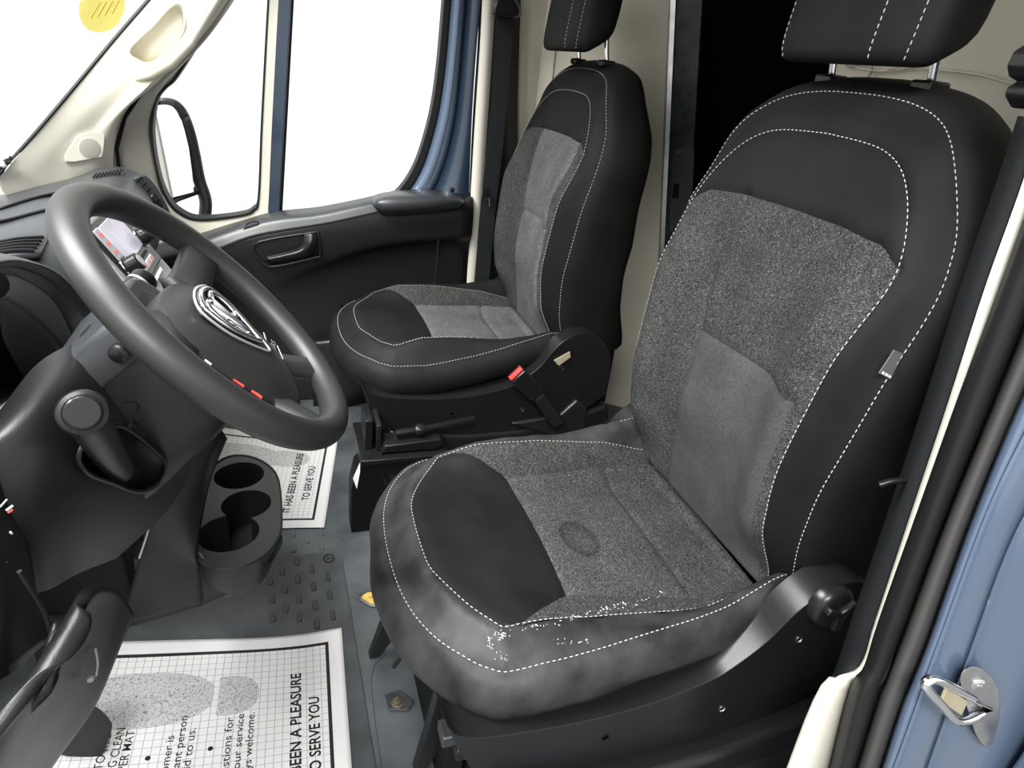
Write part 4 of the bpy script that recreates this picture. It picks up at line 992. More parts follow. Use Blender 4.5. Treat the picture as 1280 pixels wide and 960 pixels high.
# driver pedestal front bracket with bolt on its dirty foot plate
ba = [at(490, 757, z=.19), at(478, 835, z=.02), at(486, 882, z=.003), at(530, 890, z=.003)]
loftprism('front_bracket', [Vector((.175, .955, .19)), Vector((.125, .955, .002)), Vector((.145, .955, .002)), Vector((.25, .955, .17))], [Vector((.175, .935, .19)), Vector((.125, .935, .002)), Vector((.145, .935, .002)), Vector((.25, .935, .17))], PL, pd, bev=.002)
loftprism('front_bracket', [Vector((.20, .70, .19)), Vector((.17, .70, .002)), Vector((.19, .70, .002)), Vector((.26, .70, .17))], [Vector((.20, .68, .19)), Vector((.17, .68, .002)), Vector((.19, .68, .002)), Vector((.26, .68, .17))], PL, pd, bev=.002)
box('front_wall', (.205, .62, .0), (.235, .95, .19), BLK, pd, .004)
fpz = [at(p[0], p[1], z=.004) for p in [(481, 870), (500, 864), (518, 878), (510, 889), (486, 889)]]
loftprism('foot_plate', fpz, [p + Vector((0, 0, .004)) for p in fpz], GUN, pd, bev=.001)
bc = at(497, 879, z=.008)
lathe('bolt', [(.012, 0), (.012, .002), (.0085, .003), (.0085, .009), (.006, .010)], bc, (0, 0, 1), RUST, pd, 6 * 2)
tube('strut', [at(492, 833, z=.09), at(508, 812, z=.14)], .005, PL, pd, n=6)
# dirty floor channel beside the driver's seat
chn = [at(p[0], p[1], z=.001) for p in [(552, 868), (566, 880), (640, 990), (604, 990), (570, 905)]]
o = loftprism('sill_channel', chn, [p + Vector((0, 0, .003)) for p in chn], RUST, fl, bev=0)
for l in ([(533, 868), (546, 912), (560, 965)], [(546, 866), (556, 905), (570, 965)]):
    tube('channel_edge', [at(p[0], p[1], z=.006) for p in l], .003, RUB, fl, n=6)
# passenger pedestal: boxy front housing seen past the driver's seat
f0 = at(443, 667, z=0)
hz = [(.128, 0), (.128, .13), (.140, .19), (.155, .205), (.36, .205), (.36, 0)]
prism_y('front_housing', hz, 1.335, 1.40, BLK, pp_, .004)
wl_ = [at(p[0], p[1], y=1.333) for p in [(441, 597), (450, 579), (451, 588), (446, 610)]]
obj('white_label', [at(p[0], p[1], x=.126) for p in [(441, 598), (450, 578), (450, 590), (446, 611)]], [(0, 1, 2, 3)], WHITE, pp_, smooth=False)
box('housing_cap', (.15, 1.33, .205), (.37, 1.52, .218), PLG, pp_, .003)
box('ribbed_post', (.165, 1.38, .218), (.185, 1.47, .30), PLG, pp_, .003)
box('ribbed_post', (.192, 1.37, .218), (.205, 1.46, .29), PL, pp_, .003)
prism_y('rail_end', [(.20, .222), (.34, .222), (.36, .236), (.35, .252), (.21, .244)], 1.35, 1.41, PLG, pp_, .004)
tube('release_bar', [(.24, 1.375, .262), (.31, 1.375, .268), (.45, 1.42, .262)], .010, PLG, pp_, n=10)
lathe('bar_end', [(.013, -.012), (.017, 0), (.013, .012)], (.30, 1.375, .268), (1, 0, 0), PLG, pp_, 14)
# passenger seat: buckle on its stalk, tan clip on the shield
bk = thing('seat_belt_buckle', "black belt buckle with red release button beside the passenger's seat", 'buckle', tuple(at(690, 520, y=1.42)))
b0, b1, b2 = at(648, 470, y=1.425), at(672, 493, y=1.425), at(697, 528, y=1.425)
ud = (b0 - b1).normalized(); sd_ = Vector((ud.z, 0, -ud.x)) * .024
obox('buckle_body', b0.lerp(b1, .45), ud * .045, sd_, Vector((0, .013, 0)), PLG, bk, .004)
obox('release_button', b0 + ud * .0125 , ud * .004, sd_ * .88, Vector((0, .0105, 0)), RED, bk, .002)
obox('tongue_slot', b0 + ud * .0135 + Vector((0, .007, 0)), ud * .004, sd_ * .8, Vector((0, .003, 0)), BLK, bk, 0)
tube('stalk_boot', [b1.lerp(b2, t / 12) for t in range(13)], [.021 if t % 2 else .018 for t in range(13)], RUB, bk, n=14)
tp_ = [at(p[0], p[1], y=1.454) for p in [(692, 450), (712, 439), (713, 446), (698, 457)]]
clipo = loftprism('tan_clip', tp_, [p + Vector((0, -.003, 0)) for p in tp_], TAN, PS, bev=.001)
bkb = [at(p[0], p[1], y=1.445) for p in [(640, 530), (700, 520), (722, 500), (735, 512), (730, 540), (690, 545)]]
loftprism('buckle_bracket', bkb, [p + Vector((0, .028, 0)) for p in bkb], PL, pp_, bev=.006)
tube('seat_frame_bar', [at(772, 548, y=1.08), at(792, 530, y=1.08)], .006, STEEL, DS, n=10)
tube('seat_frame_bar', [at(622, 366, y=2.02), at(632, 354, y=2.02)], .006, GUN, PS, n=10)
# ------------------------------------------------------------------ seat belts
pb_ = thing('seat_belt', "black belt hanging from its guide at the passenger's door post", 'seat belt', tuple(at(600, 400, y=2.06)))
bpts = [at(p[0], p[1], y=p[2]) for p in [(632, 10, 2.08), (629, 60, 2.075), (624, 130, 2.07), (617, 200, 2.07), (611, 250, 2.07), (604, 330, 2.07), (596, 420, 2.07)]]
ribbon('webbing', cr(bpts, 4), Vector((.026, 0, 0)), .002, WEB, pb_)
gd = [(614, 14), (617, 3), (622, -4), (632, -8), (644, -2), (652, 12), (650, 22), (634, 24), (616, 22)]
gl_ = dense(gd, 3)
loftprism('belt_guide', [at(p[0], p[1], y=2.065) for p in gl_], [at(p[0], p[1], y=2.04) for p in inset(gl_, (633, 8), .8)], PLG, pb_, bev=.006)
box('tongue', tuple(at(601, 246, y=2.045)), tuple(at(613, 236, y=2.03) ), PLG, pb_, .002)
tube('tongue_loop', [at(606, 246, y=2.045), at(611, 248, y=2.045), at(612, 258, y=2.045)], .003, CHROME, pb_, n=8)
db = thing('seat_belt', "black belt beside the driver's seat along the cream trim", 'seat belt', tuple(at(1050, 840, y=.45)))
BL = [(1275, 145), (1250, 222), (1204, 355), (1158, 500), (1112, 640), (1066, 775), (1044, 840), (1020, 885)]
def belt_pt(px, py, off): return bp_(px, py, off)
lft = cr([belt_pt(p[0], p[1], .135) for p in BL], 4); rgt = cr([belt_pt(p.x, p.y, .090) for p in cr([Vector((*q, 0)) for q in LINES['cr0'][:8]], 1)], 4)
rgt = resample(rgt, .004); lft = resample(lft, .004); K = min(len(lft), len(rgt))
L2 = [lft[int(i * (len(lft) - 1) / 59)] for i in range(60)]; R2 = [rgt[int(i * (len(rgt) - 1) / 59)] for i in range(60)]
o = obj('webbing', L2 + R2, [(i, i + 1, 60 + i + 1, 60 + i) for i in range(59)], WEB, db); m_ = o.modifiers.new('solid', 'SOLIDIFY'); m_.thickness = .002
tube('webbing_edge', [p + Vector((0, -.001, 0)) for p in L2], .0016, mat('worn_webbing_edge', (.20, .20, .17), .8), db, n=6)
tube('tongue', [belt_pt(1099, 606, .13), belt_pt(1112, 602, .125), belt_pt(1128, 600, .12), belt_pt(1142, 601, .115)], [.0045, .0042, .004, .003], PLG, db, n=8)
dg_ = [(1268, 75), (1276, 66), (1290, 60), (1300, 80), (1298, 100), (1284, 106), (1272, 112), (1266, 122), (1270, 136), (1300, 140), (1330, 60), (1290, 40)]
g0 = [belt_pt(*p, .12) for p in [(1326, 50), (1304, 64), (1294, 84), (1296, 98), (1306, 104), (1295, 110), (1290, 122), (1298, 138), (1336, 140)]]
loftprism('belt_guide', g0, [p + Vector((.0, .03, 0)) for p in g0], PLG, db, bev=.006)
# ------------------------------------------------------------------ dashboard
DB = thing('dashboard', 'charcoal plastic dashboard with radio, air vents and knee panels', 'dashboard', (-.5, 1.2, .4))
prof = [(-.80, .630), (-.66, .688), (-.50, .735), (-.41, .765), (-.345, .766), (-.305, .738), (-.284, .690), (-.282, .640), (-.30, .585), (-.36, .52), (-.50, .45), (-.80, .40)]
pf = [(p.x, p.y) for p in cr([Vector((a, b, 0)) for a, b in prof], 4)]
def dash_sec(y, dx=0., dz=0.): return [Vector((x + dx * sm((x + .6) / .3), y, z + dz)) for x, z in pf]
# passenger side body, its end rolls off against the door
ys = [(1.36, 0, 0), (1.6, -.005, 0), (1.80, -.012, .0), (1.92, -.02, -.002), (1.98, -.035, -.008), (2.02, -.06, -.02), (2.045, -.10, -.05)]
secs_ = [dash_sec(*a) for a in ys]; nP = len(pf); vs_ = [p for s_ in secs_ for p in s_]; fs = []
for j in range(len(secs_) - 1):
    for i in range(nP): fs.append((j * nP + i, j * nP + (i + 1) % nP, (j + 1) * nP + (i + 1) % nP, (j + 1) * nP + i))
fs += [tuple(range(nP)), tuple(range(len(vs_) - 1, len(vs_) - nP - 1, -1))]
obj('dash_body', vs_, fs, PLD, DB, sharp=60)
# centre and driver top
def extr(name, xz, y0, y1, m, bev=.01, n=3):
    q = [(p.x, p.y) for p in cr([Vector((a, b, 0)) for a, b in xz], n)]
    return prism_y(name, q, y0, y1, m, DB, bev)
extr('dash_top', [(-.80, .60), (-.64, .68), (-.50, .742), (-.42, .768), (-.36, .772), (-.315, .76), (-.30, .73), (-.34, .68), (-.6, .55), (-.8, .5)], 1.03, 1.37, PLD, .012)
extr('dash_top', [(-.80, .60), (-.64, .68), (-.54, .72), (-.50, .70), (-.56, .6), (-.8, .5)], .46, 1.03, PLD, .012)
# raised tray on top (bright edge line along the windshield side)
patch('top_tray', [[(-40, 274, 1.26), (10, 258, 1.30), (50, 246, 1.34), (90, 240, 1.40)], [(-40, 287, 1.20), (10, 276, 1.23), (45, 266, 1.26), (80, 258, 1.30)]], PLD, DB, 5, .012)
tube('tray_line', cr([at(-20, 270, y=1.27), at(10, 258, y=1.295), at(50, 246, y=1.335), at(90, 238, y=1.395)], 4), .003, BLK, DB, n=6)
tube('tray_line', cr([at(-20, 281, y=1.2), at(10, 275, y=1.225), at(45, 266, y=1.255), at(80, 258, y=1.295)], 4), .003, BLK, DB, n=6)
patch('top_pad', [[(-40, 290, 1.19), (10, 278, 1.22), (60, 262, 1.28), (110, 262, 1.30)], [(-40, 300, 1.12), (10, 293, 1.14), (60, 286, 1.17), (110, 290, 1.19)], [(-40, 330, 1.04), (10, 325, 1.06), (60, 325, 1.08), (110, 345, 1.10)], [(-40, 350, 1.02), (20, 345, 1.03), (80, 365, 1.05), (120, 392, 1.06)]], PLD, DB, 5, .012)
# hood over the instruments: lip, lining and tunnel of the binnacle
lip = [(-150, 420, .60), (-75, 350, .70), (0, 324, .80), (40, 327, .86), (72, 341, .92), (103, 372, .97), (133, 408, 1.0)]
lin = [(-150, 432, .603), (-75, 362, .703), (0, 335, .798), (31, 337, .852), (62, 351, .905), (94, 382, .955), (123, 412, .985)]
r3 = [(-150, 470, .63), (-75, 395, .73), (-2, 346, .815), (34, 352, .87), (64, 373, .925), (81, 399, .96), (94, 432, .99)]
r4 = [(-150, 500, .645), (-75, 425, .75), (-4, 377, .84), (20, 381, .885), (45, 398, .93), (64, 416, .96), (80, 436, .99)]
r5 = [(-150, 550, .66), (-75, 480, .765), (-8, 402, .87), (4, 424, .895), (14, 444, .92), (24, 462, .945), (34, 478, .965)]
back = [at(p[0], p[1], y=p[2]) + Vector((-.16, .02, -.045)) for p in lip]
top_ = [at(p[0], p[1], y=p[2]) + Vector((-.05, .012, .002)) for p in lip]
L3 = lambda l: [at(p[0], p[1], y=p[2]) for p in l]
hood = patch('instrument_hood', [back, top_, L3(lip), L3(lin)], PLD, DB, 6, .004, pix=False)
patch('hood_lining', [L3(lin), L3(r3)], mat('grey_hood_lining', (.055, .056, .058), .4), hood, 6, .003, pix=False)
patch('cluster_bezel', [L3(r3), L3(r4)], mat('light_grey_cluster_bezel', (.20, .205, .21), .38, bump=(500, .3, .0008)), hood, 6, .003, pix=False)
patch('cluster_surround', [L3(r4), L3(r5)], mat('grey_cluster_surround', (.11, .113, .116), .4, bump=(500, .3, .0008)), hood, 6, .003, pix=False)
cf = L3(r5); obj('cluster_face', cr(cf, 4) + [cf[-1] + Vector((-.03, -.02, -.14)), cf[0] + Vector((-.03, .02, -.14))], [tuple(range(27))], BLK, hood, smooth=False)
patch('cluster_sill', [[(-30, 490, .90), (34, 478, .96), (60, 455, .975), (95, 432, .99)], [(-30, 530, .66), (8, 502, .68), (52, 457, .72), (104, 433, .76)]], PLD, DB, 5, .008)
# slotted vent on the dash top, right of the hood
vn = thing_v = patch('top_vent', [[(-10, 302, 1.09), (30, 292, 1.12), (62, 292, 1.14)], [(-10, 320, 1.04), (25, 320, 1.05), (50, 319, 1.065)]], PLD, DB, 5, .006)
for k in range(5):
    t = (k + .5) / 5
    a = at(-6, 320 - 16 * t, y=1.035 + .045 * t); b = at(42 + 14 * t, 317 - 21 * t, y=1.05 + .07 * t)
    mid = a.lerp(b, .5) + Vector((0, 0, .004)); tube('vent_slot', cr([a + Vector((0, 0, .002)), mid, b + Vector((0, 0, .002))], 4), .0028, BLK, vn, n=6)
# end vent by the door: frame, slats, thumb wheel
ev = [(166, 227), (177, 220), (186, 222), (200, 240), (211, 262), (213, 272), (206, 270), (188, 250)]
def evp(px, py, o=0): return at(px, py, y=1.85 + (px - 190) * .0006 - o)
evf = loftprism('end_vent', [evp(*p, -.01) for p in inset(dense(ev, 3), (190, 245), 1.06)], [evp(*p, .012) for p in dense(ev, 3)], PLD, DB, bev=.003)
for k in range(7):
    a = (168 + k * 6.2, 228 + k * 6.0); b = (177 + k * 5.2, 221 + k * 6.6)
    tube('vent_slat', [evp(*a, .014), evp(*b, .014)], .0028, BLK, evf, n=6)
lathe('vent_wheel', [(.011, -.004), (.011, .006), (.008, .009)], evp(193, 248, .014), (.5, -1, .4), PLG, evf, 16)
# defroster slots near the windshield
df = patch('defroster_panel', [[(112, 223, 1.80), (130, 217, 1.83), (156, 212, 1.87)], [(118, 226, 1.76), (138, 222, 1.79), (152, 220, 1.82)]], PL, DB, 4, .004)
for k in range(8): tube('defroster_slot', [at(117 + 4.6 * k, 224.5 - k * .9, y=1.77 + k * .006) + Vector((0, 0, .004)), at(121 + 4.4 * k, 219.5 - k * .8, y=1.80 + k * .006) + Vector((0, 0, .004))], .0022, BLK, df, n=5)
# centre stack: tilted console face with the radio
sd3 = Vector((.55, 0, -.835)).normalized(); sn3 = Vector((.835, 0, .55)).normalized()   # down the face, out of the face
O3 = Vector((-.292, 1.25, .800))
def sp3(v, d, o=0.): return O3 + Vector((0, v, 0)) + sd3 * d + sn3 * o
def sbox(name, v0, v1, d0, d1, o0, o1, m, parent, bev=.002):
    return obox(name, sp3((v0 + v1) / 2, (d0 + d1) / 2, (o0 + o1) / 2), Vector((0, (v1 - v0) / 2, 0)), sd3 * ((d1 - d0) / 2), sn3 * ((o1 - o0) / 2), m, parent, bev)
prism_y('stack_lower', [(-.30, .66), (-.22, .60), (-.30, .45), (-.5, .40), (-.5, .66)], 1.13, 1.37, PL, DB, .01)
cs = sbox('centre_stack', -.125, .125, -.02, .26, -.09, .0, PLGREY, DB, .012)
rad = sbox('radio', -.098, .098, -.004, .118, .0, .006, PLG, cs, .004)
rad['label'] = 'radio with grey screen between two round knobs'
sbox('radio_screen', -.060, .060, .006, .076, .006, .0075, SCREEN, rad, .001)
sbox('screen_trim', -.092, -.066, .004, .060, .006, .009, PLGREY, rad, .002)
for k in range(3): sbox('key_mark', -.086, -.072, .012 + .016 * k, .018 + .016 * k, .009, .0094, REDM, rad, 0)
for v in (-.080, .080):
    kn = lathe('radio_knob', [(.0185, 0), (.0185, .003), (.0155, .004), (.0145, .022), (.0125, .024)], sp3(v, .076 if v < 0 else .066, .006), sn3, PLG, rad, 24)
    lathe('knob_ring', [(.0195, 0), (.0195, .002), (.016, .0025)], sp3(v, .076 if v < 0 else .066, .0062), sn3, CHROME, rad, 24)
    lathe('knob_cap', [(.010, 0), (.010, .0006)], sp3(v, .076 if v < 0 else .066, .0302), sn3, PLGREY, rad, 16)
sbox('disc_slot', -.055, .055, .084, .089, .006, .0072, BLK, rad, 0)
for k in range(4): sbox('preset_key', -.052 + .027 * k, -.030 + .027 * k, .093, .106, .006, .010, PLGREY, rad, .002); sbox('key_mark', -.046 + .027 * k, -.037 + .027 * k, .097, .101, .0101, .0105, REDM, rad, 0)
sbox('lower_trim', -.060, .060, .122, .130, .0, .004, CHROME, cs, .001)
for v in (-.07, 0, .07):
    lathe('climate_dial', [(.026, 0), (.026, .004), (.021, .006), (.019, .020), (.016, .022)], sp3(v, .178, .0), sn3, PLG, cs, 24)
# left hand column stalk? wiper stalk right of the wheel
SK = thing('wiper_stalk', 'black wiper stalk with ribbed end behind the steering wheel', 'stalk', (-.2, .95, .75))
k0, k1, k2 = Vector((-.165, .86, .745)), at(166, 364, y=.96), at(187, 343, y=.99)
tube('stalk_arm', [k0, k0.lerp(k1, .5), k1], [.008, .009, .0125], PLG, SK, n=12)
dk = (k2 - k1).normalized()
lathe('stalk_end', [(.013, -.006), (.0165, 0), (.0165, .012), (.0175, .013), (.0175, .027), (.015, .031), (.008, .033)], k1, dk, PLG, SK, 20)
lathe('twist_ring', [(.0178, .0), (.0178, .0035)], k1 + dk * .0115, dk, PLGREY, SK, 20)
for a in (0, .9, -.9):
    q = dk.orthogonal().normalized(); q = Matrix.Rotation(a + 2.2, 3, dk) @ q
    obox('stalk_mark', k1 + dk * .020 + q * .0176, dk * .002, dk.cross(q) * .003, q * .0005, WHITE, SK, 0)
# ------------------------------------------------------------------ steering wheel
WC = Vector((-.076, .785, .797)); s2 = 2 ** -.5; E1 = Vector((0, 1, 0)); E2 = Vector((-s2, 0, s2)); EN = Vector((s2, 0, s2))
def wp(u, v, o=0.): return WC + E1 * u + E2 * v + EN * o
SW = thing('steering_wheel', 'black four-spoke steering wheel with a chrome shield emblem', 'steering wheel', tuple(wp(0, 0, -.03)))
WR = mat('wheel_leather', (.019, .0188, .0185), .45, .5, bump=(900, .15, .0005))
tube('rim', [wp(.1815 * math.cos(2 * math.pi * k / 96), .1815 * math.sin(2 * math.pi * k / 96)) for k in range(96)], .0185, WR, SW, closed=True, n=20)
# airbag cover: domed, lower than the rim plane
HW = [(.064, .0), (.062, .03), (.054, .060), (.038, .082), (.010, .095), (-.03, .094), (-.07, .086), (-.105, .073), (-.130, .05), (-.141, .02), (-.143, 0)]
hl_ = cr([Vector((w_, v, 0)) for v, w_ in HW], 4); ho = [(p.x, p.y) for p in hl_] + [(-p.x, p.y) for p in reversed(hl_)][1:-1]
def dome(k): return -.020 + .026 * (1 - k ** 3.2)
vs_, fs = [], []; nh = len(ho); ks = [1.0, .985, .94, .85, .7, .5, .3, .12]
vs_ += [wp(u * 1.0, -.02 + (v + .02) * 1.0, -.055) for u, v in ho]
for k in ks: vs_ += [wp(u * k, -.02 + (v + .02) * k, dome(k) - .004 * (k > .99)) for u, v in ho]
for j in range(len(ks)):
    for i in range(nh): fs.append((j * nh + i, j * nh + (i + 1) % nh, (j + 1) * nh + (i + 1) % nh, (j + 1) * nh + i))
fs += [tuple(range(len(vs_) - nh, len(vs_))), tuple(range(nh))]
hub = obj('airbag_cover', vs_, fs, WR, SW, sharp=50)
# spokes
def spoke(name, a, b, w0, w1, m=WR, o0=-.022, o1=-.002, th=.012):
    d = Vector((b[0] - a[0], b[1] - a[1])).normalized(); q = Vector((-d.y, d.x))
    L = 8; vs_, fs = [], []
    for i in range(L + 1):
        t = i / L; u, v = a[0] + (b[0] - a[0]) * t, a[1] + (b[1] - a[1]) * t; ww = w0 + (w1 - w0) * t + .012 * (2 * t - 1) ** 4; o = o0 + (o1 - o0) * sm(t)
        for sx, oo in ((-1, -th * .4), (-.75, th * .6), (.75, th * .6), (1, -th * .4), (.7, -th), (-.7, -th)): vs_.append(wp(u + q.x * ww * sx, v + q.y * ww * sx, o + oo))
    for i in range(L):
        for k in range(6): fs.append((i * 6 + k, i * 6 + (k + 1) % 6, i * 6 + 6 + (k + 1) % 6, i * 6 + 6 + k))
    fs += [(0, 1, 2, 3, 4, 5), tuple(range(len(vs_) - 1, len(vs_) - 7, -1))]
    return obj(name, vs_, fs, m, SW)
for s_ in (-1, 1):
    spoke('spoke', (s_ * .060, .030), (s_ * .176, .045), .030, .026)
    spoke('spoke', (s_ * .045, -.085), (s_ * .085, -.158), .020, .018)
    # switch pads on the spokes with red icons
    pad = [(s_ * .098, .020), (s_ * .100, -.02), (s_ * .088, -.085), (s_ * .070, -.098), (s_ * .080, -.03), (s_ * .084, .02)]
    pa = loftprism('switch_pad', [wp(u, v, -.030) for u, v in pad], [wp(u, v, -.016) for u, v in pad], PLG, SW, bev=.003)
    for u, v, r_ in ((.090, -.005, 0), (.086, -.045, 1), (.082, -.07, 1)):
        obox('icon', wp(s_ * u, v, -.0155), E1 * .003, E2 * (.007 if r_ else .004), EN * .0006, REDM if r_ else WHITE, pa, 0)
# chrome shield with an abstract horned head
shield = [(0, .036), (.020, .033), (.034, .024), (.034, .0), (.024, -.022), (.008, -.044), (0, -.050), (-.008, -.044), (-.024, -.022), (-.034, .0), (-.034, .024), (-.020, .033)]
em = loftprism('emblem_recess', [wp(u * 1.28, v * 1.28 - .004, .0035) for u, v in shield], [wp(u * 1.22, v * 1.22 - .004, .0072) for u, v in shield], PLG, hub, bev=.001)
tube('emblem_rim', cr([wp(u * 1.27, v * 1.27 - .004, .0072) for u, v in shield], 3, True), .0015, PLGREY, hub, closed=True, n=6)
tube('shield_frame', [wp(u, v, .0095) for u, v in [(p.x, p.y) for p in cr([Vector((*q, 0)) for q in shield], 3, True)]], .0034, CHROME, hub, closed=True, n=8)
hd_ = [(0, .022), (.012, .020), (.009, .004), (.006, -.014), (.005, -.030), (0, -.036), (-.005, -.030), (-.006, -.014), (-.009, .004), (-.012, .020)]
loftprism('emblem_head', [wp(u, v, .006) for u, v in hd_], [wp(u * .8, v * .95, .0115) for u, v in hd_], CHROME, hub, bev=.001)
for s_ in (-1, 1):
    tube('emblem_horn', cr([wp(s_ * .006, .022, .0095), wp(s_ * .020, .025, .0105), wp(s_ * .028, .014, .0105), wp(s_ * .026, -.004, .010), wp(s_ * .016, -.014, .0095), wp(s_ * .013, -.006, .009)], 4), [.0042 - .0028 * i / 20 for i in range(21)], CHROME, hub, n=8)
# moulded airbag panel lines
tm = text_mesh('moulded_lettering', 'SRS', PLGREY, hub, wp(.058, -.082, .0005), E1, E2, .008, .026, .001)
tube('moulded_line', [wp(.026, -.095, .0006), wp(.062, -.088, -.002)], .0009, PLGREY, hub, n=5)
tube('moulded_line', [wp(.030, -.068, .0018), wp(.066, -.064, -.0008)], .0009, PLGREY, hub, n=5)
# ------------------------------------------------------------------ steering column, knee panel
CS = thing('steering_column', 'dark plastic steering column shroud below the wheel', 'steering column', tuple(wp(0, 0, -.15)))
def colsec(o, k=1., dv=0.):
    pts = [(.088, .0), (.089, .05), (.080, .066), (.062, .074), (.04, .077), (.0, .078), (-.05, .072), (-.078, .05), (-.086, .0), (-.078, -.05), (-.05, -.072), (.0, -.078), (.04, -.077), (.062, -.074), (.080, -.066), (.089, -.05)]
    return [wp(p.y * k, p.x * k + dv, o) for p in cr([Vector((a, b, 0)) for a, b in pts], 3, True)]
cse = [colsec(-.046, .80), colsec(-.050, .96), colsec(-.060, 1.02), colsec(-.09, 1.06), colsec(-.13, 1.06, -.002), colsec(-.20, .98, -.01), colsec(-.30, .9, -.01)]
nc = len(cse[0]); vs_ = [p for c in cse for p in c]; fs = [(j * nc + i, j * nc + (i + 1) % nc, (j + 1) * nc + (i + 1) % nc, (j + 1) * nc + i) for j in range(len(cse) - 1) for i in range(nc)] + [tuple(range(nc)), tuple(range(len(vs_) - 1, len(vs_) - nc - 1, -1))]
obj('column_shroud', vs_, fs, PL, CS, sharp=60)
uc = [(-.084, .046), (-.087, .070), (-.078, .090), (-.060, .096), (.060, .096), (.078, .090), (.087, .070), (.084, .046)]
loftprism('upper_shroud', [wp(u * .97, v - .004, -.047) for u, v in uc], [wp(u, v, -.135) for u, v in uc], PLD, CS, bev=.006)  # lighter plastic here puts the light on the shroud's top into colour
lathe('shroud_screw', [(.008, 0), (.008, .002), (.0055, .002), (.005, -.001)], at(165, 507, y=.704), (-.1, -1, -.1), PLG, CS, 16)
lathe('ignition_barrel', [(.010, -.01), (.010, .006), (.0075, .008)], at(150, 440, y=.70), (0, -1, .1), PLG, CS, 18)
tube('turn_stalk', [at(-60, 350, y=.66), at(-18, 354, y=.60), at(-8, 356, y=.59), at(-3, 357, y=.588)], [.010, .0125, .0115, .006], BLK, CS, n=14)
KP = [[(-6, 520, .64), (50, 452, .70), (105, 430, .735), (122, 475, .725)],
      [(-20, 560, .575), (55, 505, .625), (115, 492, .680), (190, 538, .735)],
      [(-20, 625, .555), (60, 580, .590), (140, 575, .655), (252, 552, .80)],
      [(15, 672, .565), (62, 648, .590), (130, 645, .665), (214, 632, .80)],
      [(45, 742, .60), (66, 735, .615), (100, 716, .68), (146, 698, .78)]]
knee = patch('knee_panel', KP, PL, DB, 8, .008)
ov = [(100, 573), (108, 553), (128, 537), (146, 533), (165, 541), (197, 568), (206, 583), (200, 601), (184, 612), (166, 613), (140, 603), (112, 592)]
ovd = dense(ov, 4)
def ovy(px, py): return .655 + (px - 150) * .00095
oc = loftprism('cutter', [at(p[0], p[1], y=ovy(*p) - .07) for p in ovd], [at(p[0], p[1], y=ovy(*p) + .03) for p in ovd], PL, None, bev=0)
cut(knee, [oc])
no = len(ovd); r0 = [at(p[0], p[1], y=ovy(*p) - .004) for p in inset(ovd, (153, 574), 1.03)]; r1 = [at(p[0], p[1], y=ovy(*p) + .035) for p in inset(ovd, (158, 570), .86)]
obj('lever_recess', r0 + r1, [(i, (i + 1) % no, no + (i + 1) % no, no + i) for i in range(no)] + [tuple(range(no, 2 * no))], PL, knee, sharp=60)
tube('recess_lip', r0, .0022, PL, knee, closed=True, n=6)
tube('panel_joint', cr([at(166, 526, y=.70), at(161, 537, y=.67)], 3), .0016, BLK, knee, n=5)
tube('panel_joint', cr([at(118, 594, y=.632), at(108, 606, y=.628), at(96, 615, y=.62)], 3), .002, BLK, knee, n=5)
LV = thing('column_lever', 'black lever with round button end left of the steering column', 'lever', tuple(at(145, 590, y=.66)))
l0, l1 = at(146, 583, y=.665), at(104, 516, y=.575)
ld = (l1 - l0).normalized()
tube('lever_arm', [l0 - ld * .01, l0, l0.lerp(l1, .5), l1], [.016, .0155, .0165, .0175], PL, LV, n=18)
ka = (at(97, 511, y=.50) - at(101, 513, y=.57)).normalized()
lathe('lever_head', [(.018, -.012), (.0195, -.004), (.0205, .004), (.019, .009), (.0155, .011), (.0150, .009)], l1, ka, PL, LV, 26)
lathe('lever_button', [(.0145, .006), (.0145, .012), (.013, .0135)], l1, ka, PLG, LV, 24)
# switch panel and lower trim at the camera side
SPN = patch('switch_panel', [[(-60, 540, .56), (-8, 585, .565), (22, 640, .58)], [(-60, 640, .52), (-5, 660, .53), (38, 690, .575)], [(-80, 760, .48), (5, 752, .50), (48, 748, .58)], [(-80, 860, .46), (0, 850, .48), (62, 800, .56)]], PL, DB, 6, .008)
for a, b, m in (((8, 638), (16, 632), WHITE), ((10, 641), (16, 637), REDM), ((13, 665), (15, 667), WHITE)):
    tube('switch_mark', [at(*a, y=.535), at(*b, y=.537)], .0009, m, SPN, n=5)
tube('switch_line', [at(0, 634, y=.533), at(9, 624, y=.537)], .0008, PLGREY, SPN, n=5)
tube('switch_line', [at(-2, 690, y=.523), at(8, 703, y=.523)], .0008, PLGREY, SPN, n=5)
LT = patch('lower_trim_panel', [[(92, 800, .50), (112, 752, .53), (128, 737, .56), (150, 741, .595), (168, 768, .61)],
                                [(52, 858, .46), (84, 802, .50), (112, 775, .55), (136, 790, .585), (152, 806, .60)],
                                [(4, 915, .43), (42, 880, .46), (74, 860, .51), (100, 866, .55), (118, 885, .575)],
                                [(-60, 985, .40), (-8, 965, .43), (30, 945, .47), (50, 950, .51), (64, 962, .54)],
                                [(-110, 1050, .38), (-60, 1040, .41), (-20, 1030, .45), (0, 1035, .48), (20, 1045, .51)]], PL, DB, 7, .012)
tube('trim_scuff', cr([at(119, 810, y=.560), at(122, 828, y=.556), at(120, 845, y=.552)], 4), .0012, PLGREY, LT, n=5)
lathe('trim_clip', [(.004, 0), (.003, .003)], at(113, 848, y=.548), (.2, -1, .2), PLGREY, LT, 10)
patch('slot_highlight', [[(58, 838, .475), (70, 826, .49)], [(42, 864, .455), (60, 848, .475)]], PLGREY, LT, 3, .003)  # light grey patch painted in as the highlight at the slot
